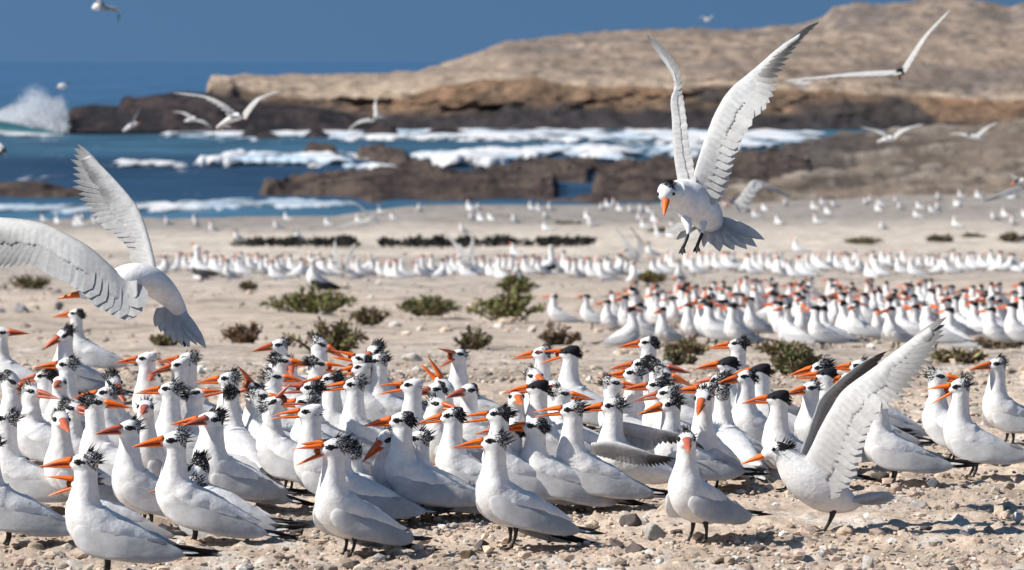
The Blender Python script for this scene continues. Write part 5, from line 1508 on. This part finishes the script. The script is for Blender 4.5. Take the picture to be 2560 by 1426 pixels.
BUSHES = [(782, 790, 215, 78, (.105, .112, .045), .12, 1.5, 'largest olive green bush, in front of the resting gull'),
          (825, 884, 175, 92, (.125, .118, .062), .35, 1.0, 'loose twiggy bush below the largest olive bush'),
          (925, 812, 95, 46, (.11, .10, .055), .4, .8, 'sparse brownish bush right of the largest olive bush'),
          (1072, 790, 130, 52, (.095, .10, .05), .15, 1.2, 'compact green bush in the middle of the open sand'),
          (1268, 802, 180, 84, (.115, .12, .055), .15, 1.5, 'dense green bush beside the left end of the second flock'),
          (1290, 738, 100, 56, (.105, .11, .05), .2, 1.1, 'smaller green bush just behind the dense green bush'),
          (612, 864, 112, 56, (.12, .07, .045), .7, .6, 'reddish dry twiggy bush left of the loose bush'),
          (1182, 874, 80, 54, (.10, .10, .06), .4, .6, 'small grey green sprig bush in front of the compact bush'),
          (1398, 866, 90, 50, (.12, .09, .06), .6, .6, 'dry thin bush at the feet of the second flock, far left'),
          (1722, 890, 92, 44, (.12, .11, .065), .4, .8, 'low bush between the two flocks at right centre'),
          (1950, 892, 130, 40, (.115, .105, .06), .4, .8, 'wide flat bush in front of the second flock'),
          (1990, 940, 105, 72, (.115, .12, .075), .25, 1.1, 'grey green bush nearest the landing tern'),
          (412, 872, 62, 42, (.115, .11, .055), .4, .7, 'tiny tuft under the fanned tail at left'),
          (72, 722, 90, 34, (.10, .10, .055), .3, .8, 'dull green patch under the big spread wing at left'),
          (618, 726, 40, 16, (.09, .09, .06), .3, .5, 'smallest dark tuft beside the gull with raised neck'),
          (1632, 708, 72, 30, (.11, .10, .05), .3, .8, 'olive tuft between the distant row and second flock'),
          (1695, 918, 70, 36, (.10, .105, .07), .3, .6, 'small green sprig just behind the front flock right of centre'),
          (2395, 908, 120, 30, (.13, .12, .07), .4, .7, 'faded low tuft behind the tip of the raised wing'),
          (2500, 872, 140, 24, (.10, .095, .06), .4, .7, 'flat dull tuft at the right under the second flock')]
for i, b in enumerate(BUSHES): bush(b[0], b[1], b[2], b[3], 700 + i, b[7], b[4], b[5], b[6])
FARB = [(1320, 550, 110, 26, 'dark green scrub patch on the far beach above the seaweed line'), (1420, 574, 70, 22, 'small scrub patch right of the dark far scrub patch'), (1510, 552, 60, 18, 'scrub patch on the far beach left of the hovering tern'),
        (1655, 590, 70, 20, 'grey scrub patch under the left tail feathers of the hovering tern'), (2160, 610, 90, 14, 'driftwood coloured scrub streak on the pale sand'), (2350, 606, 66, 18, 'leftmost of three green scrub patches at far right'), (2430, 602, 56, 16, 'middle of three green scrub patches at far right'), (2530, 606, 62, 26, 'rightmost of three green scrub patches at far right')]
for i, b in enumerate(FARB): bush(b[0], b[1], b[2], b[3], 760 + i, b[4], (.075, .075, .05), .3, .8)

def seaweed():
    r = np.random.default_rng(61); mb = MB()
    for i in range(2300):
        x = r.uniform(585, 1490); y = 611 + r.normal(0, 3)
        if vnoise(x * .012, 5, 0, 64) > .78: continue
        hgt = 30 * (0.38 + .62 * float(vnoise(x * .03, 0, 0, 62)))
        d = ground_d(y); p = W(x, y, d); p[2] = float(ground_z(d)) - .02
        L = hgt * pxm(d) * r.uniform(.5, 1.1)
        dr = np.array((r.normal(0, .7), r.normal(0, .5), 1.0)); dr /= np.linalg.norm(dr)
        blade(mb, p, p + dr * L, L * .35, r.normal(0, 1, 3), np.array((.014, .014, .012)) * r.uniform(.6, 1.8), st=5, thick=.3)
    tag(mb.build('seaweed', M_WEED), 'black band of tangled weed across the far beach', 'seaweed', kind='stuff')
seaweed()

ICO = None
def ico_sphere():
    import bmesh
    bm = bmesh.new(); bmesh.ops.create_icosphere(bm, subdivisions=3, radius=1)
    V = np.array([v.co[:] for v in bm.verts]); F = [tuple(v.index for v in f.verts) for f in bm.faces]; bm.free(); return V, F
IV, IF = ico_sphere()
def stone_shape(seed, sx, sy, sz, cut=7):
    r = np.random.default_rng(seed); V = IV.copy()
    for i in range(cut):                                   # chip flat facets off
        n = r.normal(0, 1, 3); n /= np.linalg.norm(n); h = r.uniform(.42, .8)
        dd = V @ n; V = V - np.maximum(0, dd - h)[:, None] * n
    V *= (1 + .28 * (fbm(V[:, 0] * 1.5 + seed, V[:, 1] * 1.5, V[:, 2] * 1.5, seed % 50, 4) - .5))[:, None]
    return V * np.array((sx, sy, sz))
def stone(x, y, w, h, c, seed, label):
    d = ground_d(y); m = pxm(d); p = W(x, y, d); z = float(ground_z(d))
    mb = MB(); V = stone_shape(seed, w * m * .55, w * m * .45, h * m * .66, 13)
    mb.add(V + np.array((0, 0, h * m * .28)), IF, np.array(c) * (0.85 + .3 * fbm(IV[:, 0] * 2, IV[:, 1] * 2, IV[:, 2] * 2, seed % 40, 3))[:, None])
    o = mb.build('stone', M_ROCK, smooth=True); o.location = (float(p[0]), d, z); o.rotation_euler = (0, 0, seed * 1.3)
    tag(o, label, 'stone', 'loose stones around the front flock')
BE, GY, DK, WH, PK = (.60, .48, .37), (.36, .34, .33), (.13, .11, .10), (.70, .66, .60), (.60, .46, .38)
STONES = [(1640, 1350, 66, 46, (.42, .42, .40), 'pale grey lump right of the front centre tern'), (1580, 1318, 58, 46, DK, 'dark pitted lump left of the pale grey lump'), (1540, 1372, 44, 28, DK, 'small dark stone below the dark pitted lump'), (1592, 1382, 60, 32, (.16, .13, .12), 'brown mottled stone in the front centre foreground'),
          (2330, 1218, 44, 24, (.16, .17, .19), 'blue grey brick shaped stone under the scolding tern'), (2240, 1232, 40, 34, PK, 'pinkish stone left of the brick shaped stone'), (2285, 1236, 34, 22, BE, 'beige stone between the pink and the brick shaped stones'), (2200, 1204, 60, 28, DK, 'dark clump behind the tail of the landing tern'),
          (2496, 1292, 40, 40, (.60, .50, .38), 'rounded cream stone near the right edge'), (2545, 1306, 44, 36, WH, 'whitish stone at the right edge'), (2302, 1272, 50, 26, GY, 'grey slab stone above the shadow of the landing tern'), (2412, 1348, 44, 26, (.24, .24, .26), 'bluish stone at the end of the landing tern shadow'),
          (2168, 1424, 42, 52, (.55, .52, .47), 'upright pale block at the bottom right of centre'), (2018, 1338, 50, 24, PK, 'rosy stone at the feet of the landing tern'), (2112, 1340, 44, 26, BE, 'beige stone right of the landing tern feet'), (2255, 1344, 36, 26, BE, 'angular beige stone below the shadow'),
          (1172, 1396, 64, 30, (.20, .14, .09), 'brown knobbly stone at the feet of the front centre tern'), (1204, 1376, 50, 34, (.13, .11, .11), 'dark grainy stone left of the front centre tern leg'), (985, 1388, 44, 32, (.56, .44, .33), 'pale orange chip in front of the calling tern tail'), (745, 1340, 46, 22, DK, 'dark flat stone left of the front calling tern'),
          (880, 1420, 50, 26, (.14, .11, .10), 'dark stone at the bottom edge below the front calling tern'), (1420, 1330, 50, 22, PK, 'low pink stone under the long dark wing tips'), (1840, 1404, 40, 22, WH, 'white chip in the open foreground right of the facing front tern'), (1960, 1392, 36, 20, PK, 'small rosy chip in the open foreground'),
          (90, 1380, 80, 34, (.48, .38, .28), 'broad tan lump at the lower left corner'), (520, 1395, 60, 34, GY, 'grey stone at the tail of the large front left tern'), (56, 782, 52, 32, (.33, .32, .33), 'blurred grey rock under the big wing at left'), (148, 776, 30, 22, (.22, .20, .19), 'small dark rock right of the blurred grey rock'),
          (1330, 838, 30, 32, (.60, .55, .48), 'pale upright rock near the second flock'), (2030, 842, 46, 36, (.55, .40, .26), 'tan rock at the front of the second flock'), (1030, 906, 52, 26, WH, 'whitish rock behind the front flock at centre'), (1360, 1000, 40, 20, BE, 'beige rock showing between back terns'),
          (1490, 930, 50, 26, (.62, .52, .38), 'yellowish rock behind the black striped tern'), (2290, 1060, 40, 20, BE, 'beige rock behind the raised wing'), (2440, 1130, 44, 18, BE, 'flat rock right behind the scolding tern'), (240, 1404, 40, 20, (.2, .17, .15), 'dark chip under the large front left tern')]
for i, s_ in enumerate(STONES): stone(s_[0], s_[1], s_[2], s_[3], s_[4], 300 + i * 7, s_[5])

def gravel():
    r = np.random.default_rng(71); mb = MB()
    IV1 = np.array([(0, 0, 1), (0.89, 0, 0.45), (0.28, 0.85, 0.45), (-0.72, 0.53, 0.45), (-0.72, -0.53, 0.45), (0.28, -0.85, 0.45), (0.72, 0.53, -0.45), (-0.28, 0.85, -0.45), (-0.89, 0, -0.45), (-0.28, -0.85, -0.45), (0.72, -0.53, -0.45), (0, 0, -1)])
    F1 = [(0, 1, 2), (0, 2, 3), (0, 3, 4), (0, 4, 5), (0, 5, 1), (1, 6, 2), (2, 7, 3), (3, 8, 4), (4, 9, 5), (5, 10, 1), (6, 7, 2), (7, 8, 3), (8, 9, 4), (9, 10, 5), (10, 6, 1), (11, 7, 6), (11, 8, 7), (11, 9, 8), (11, 10, 9), (11, 6, 10)]
    cols = [np.array(c) for c in (BE, PK, WH, (.46, .38, .31), (.30, .25, .21), DK, GY, (.62, .54, .44))]
    pr = np.array([.26, .24, .14, .14, .07, .05, .03, .10]); pr /= pr.sum()
    for i in range(17000):
        u = r.random()
        d = 9.2 + 9 * u ** 1.5 if i < 12500 else 15 + 60 * r.random() ** 1.5
        x = r.uniform(-.19, .19) * d
        s = r.uniform(.003, .009) * (1 + 1.7 * (r.random() < .10)) * (1 if d < 16 else 1.5 + 1.2 * (d > 30))
        z = float(ground_z(d))
        V = IV1 * (1 + r.uniform(-.3, .3, (12, 1))) * np.array((s * r.uniform(.8, 1.5), s * r.uniform(.8, 1.3), s * r.uniform(.5, .9)))
        a = r.uniform(0, 6.28)
        V = np.stack([V[:, 0] * math.cos(a) - V[:, 1] * math.sin(a), V[:, 0] * math.sin(a) + V[:, 1] * math.cos(a), V[:, 2]], 1)
        mb.add(V + np.array((x, d, z + .006 + s * .2)), F1, cols[r.choice(8, p=pr)] * r.uniform(.75, 1.2))
    tag(mb.build('gravel', M_ROCK, smooth=False), 'shell chips and small pebbles strewn over the sand', 'gravel', kind='stuff')
gravel()
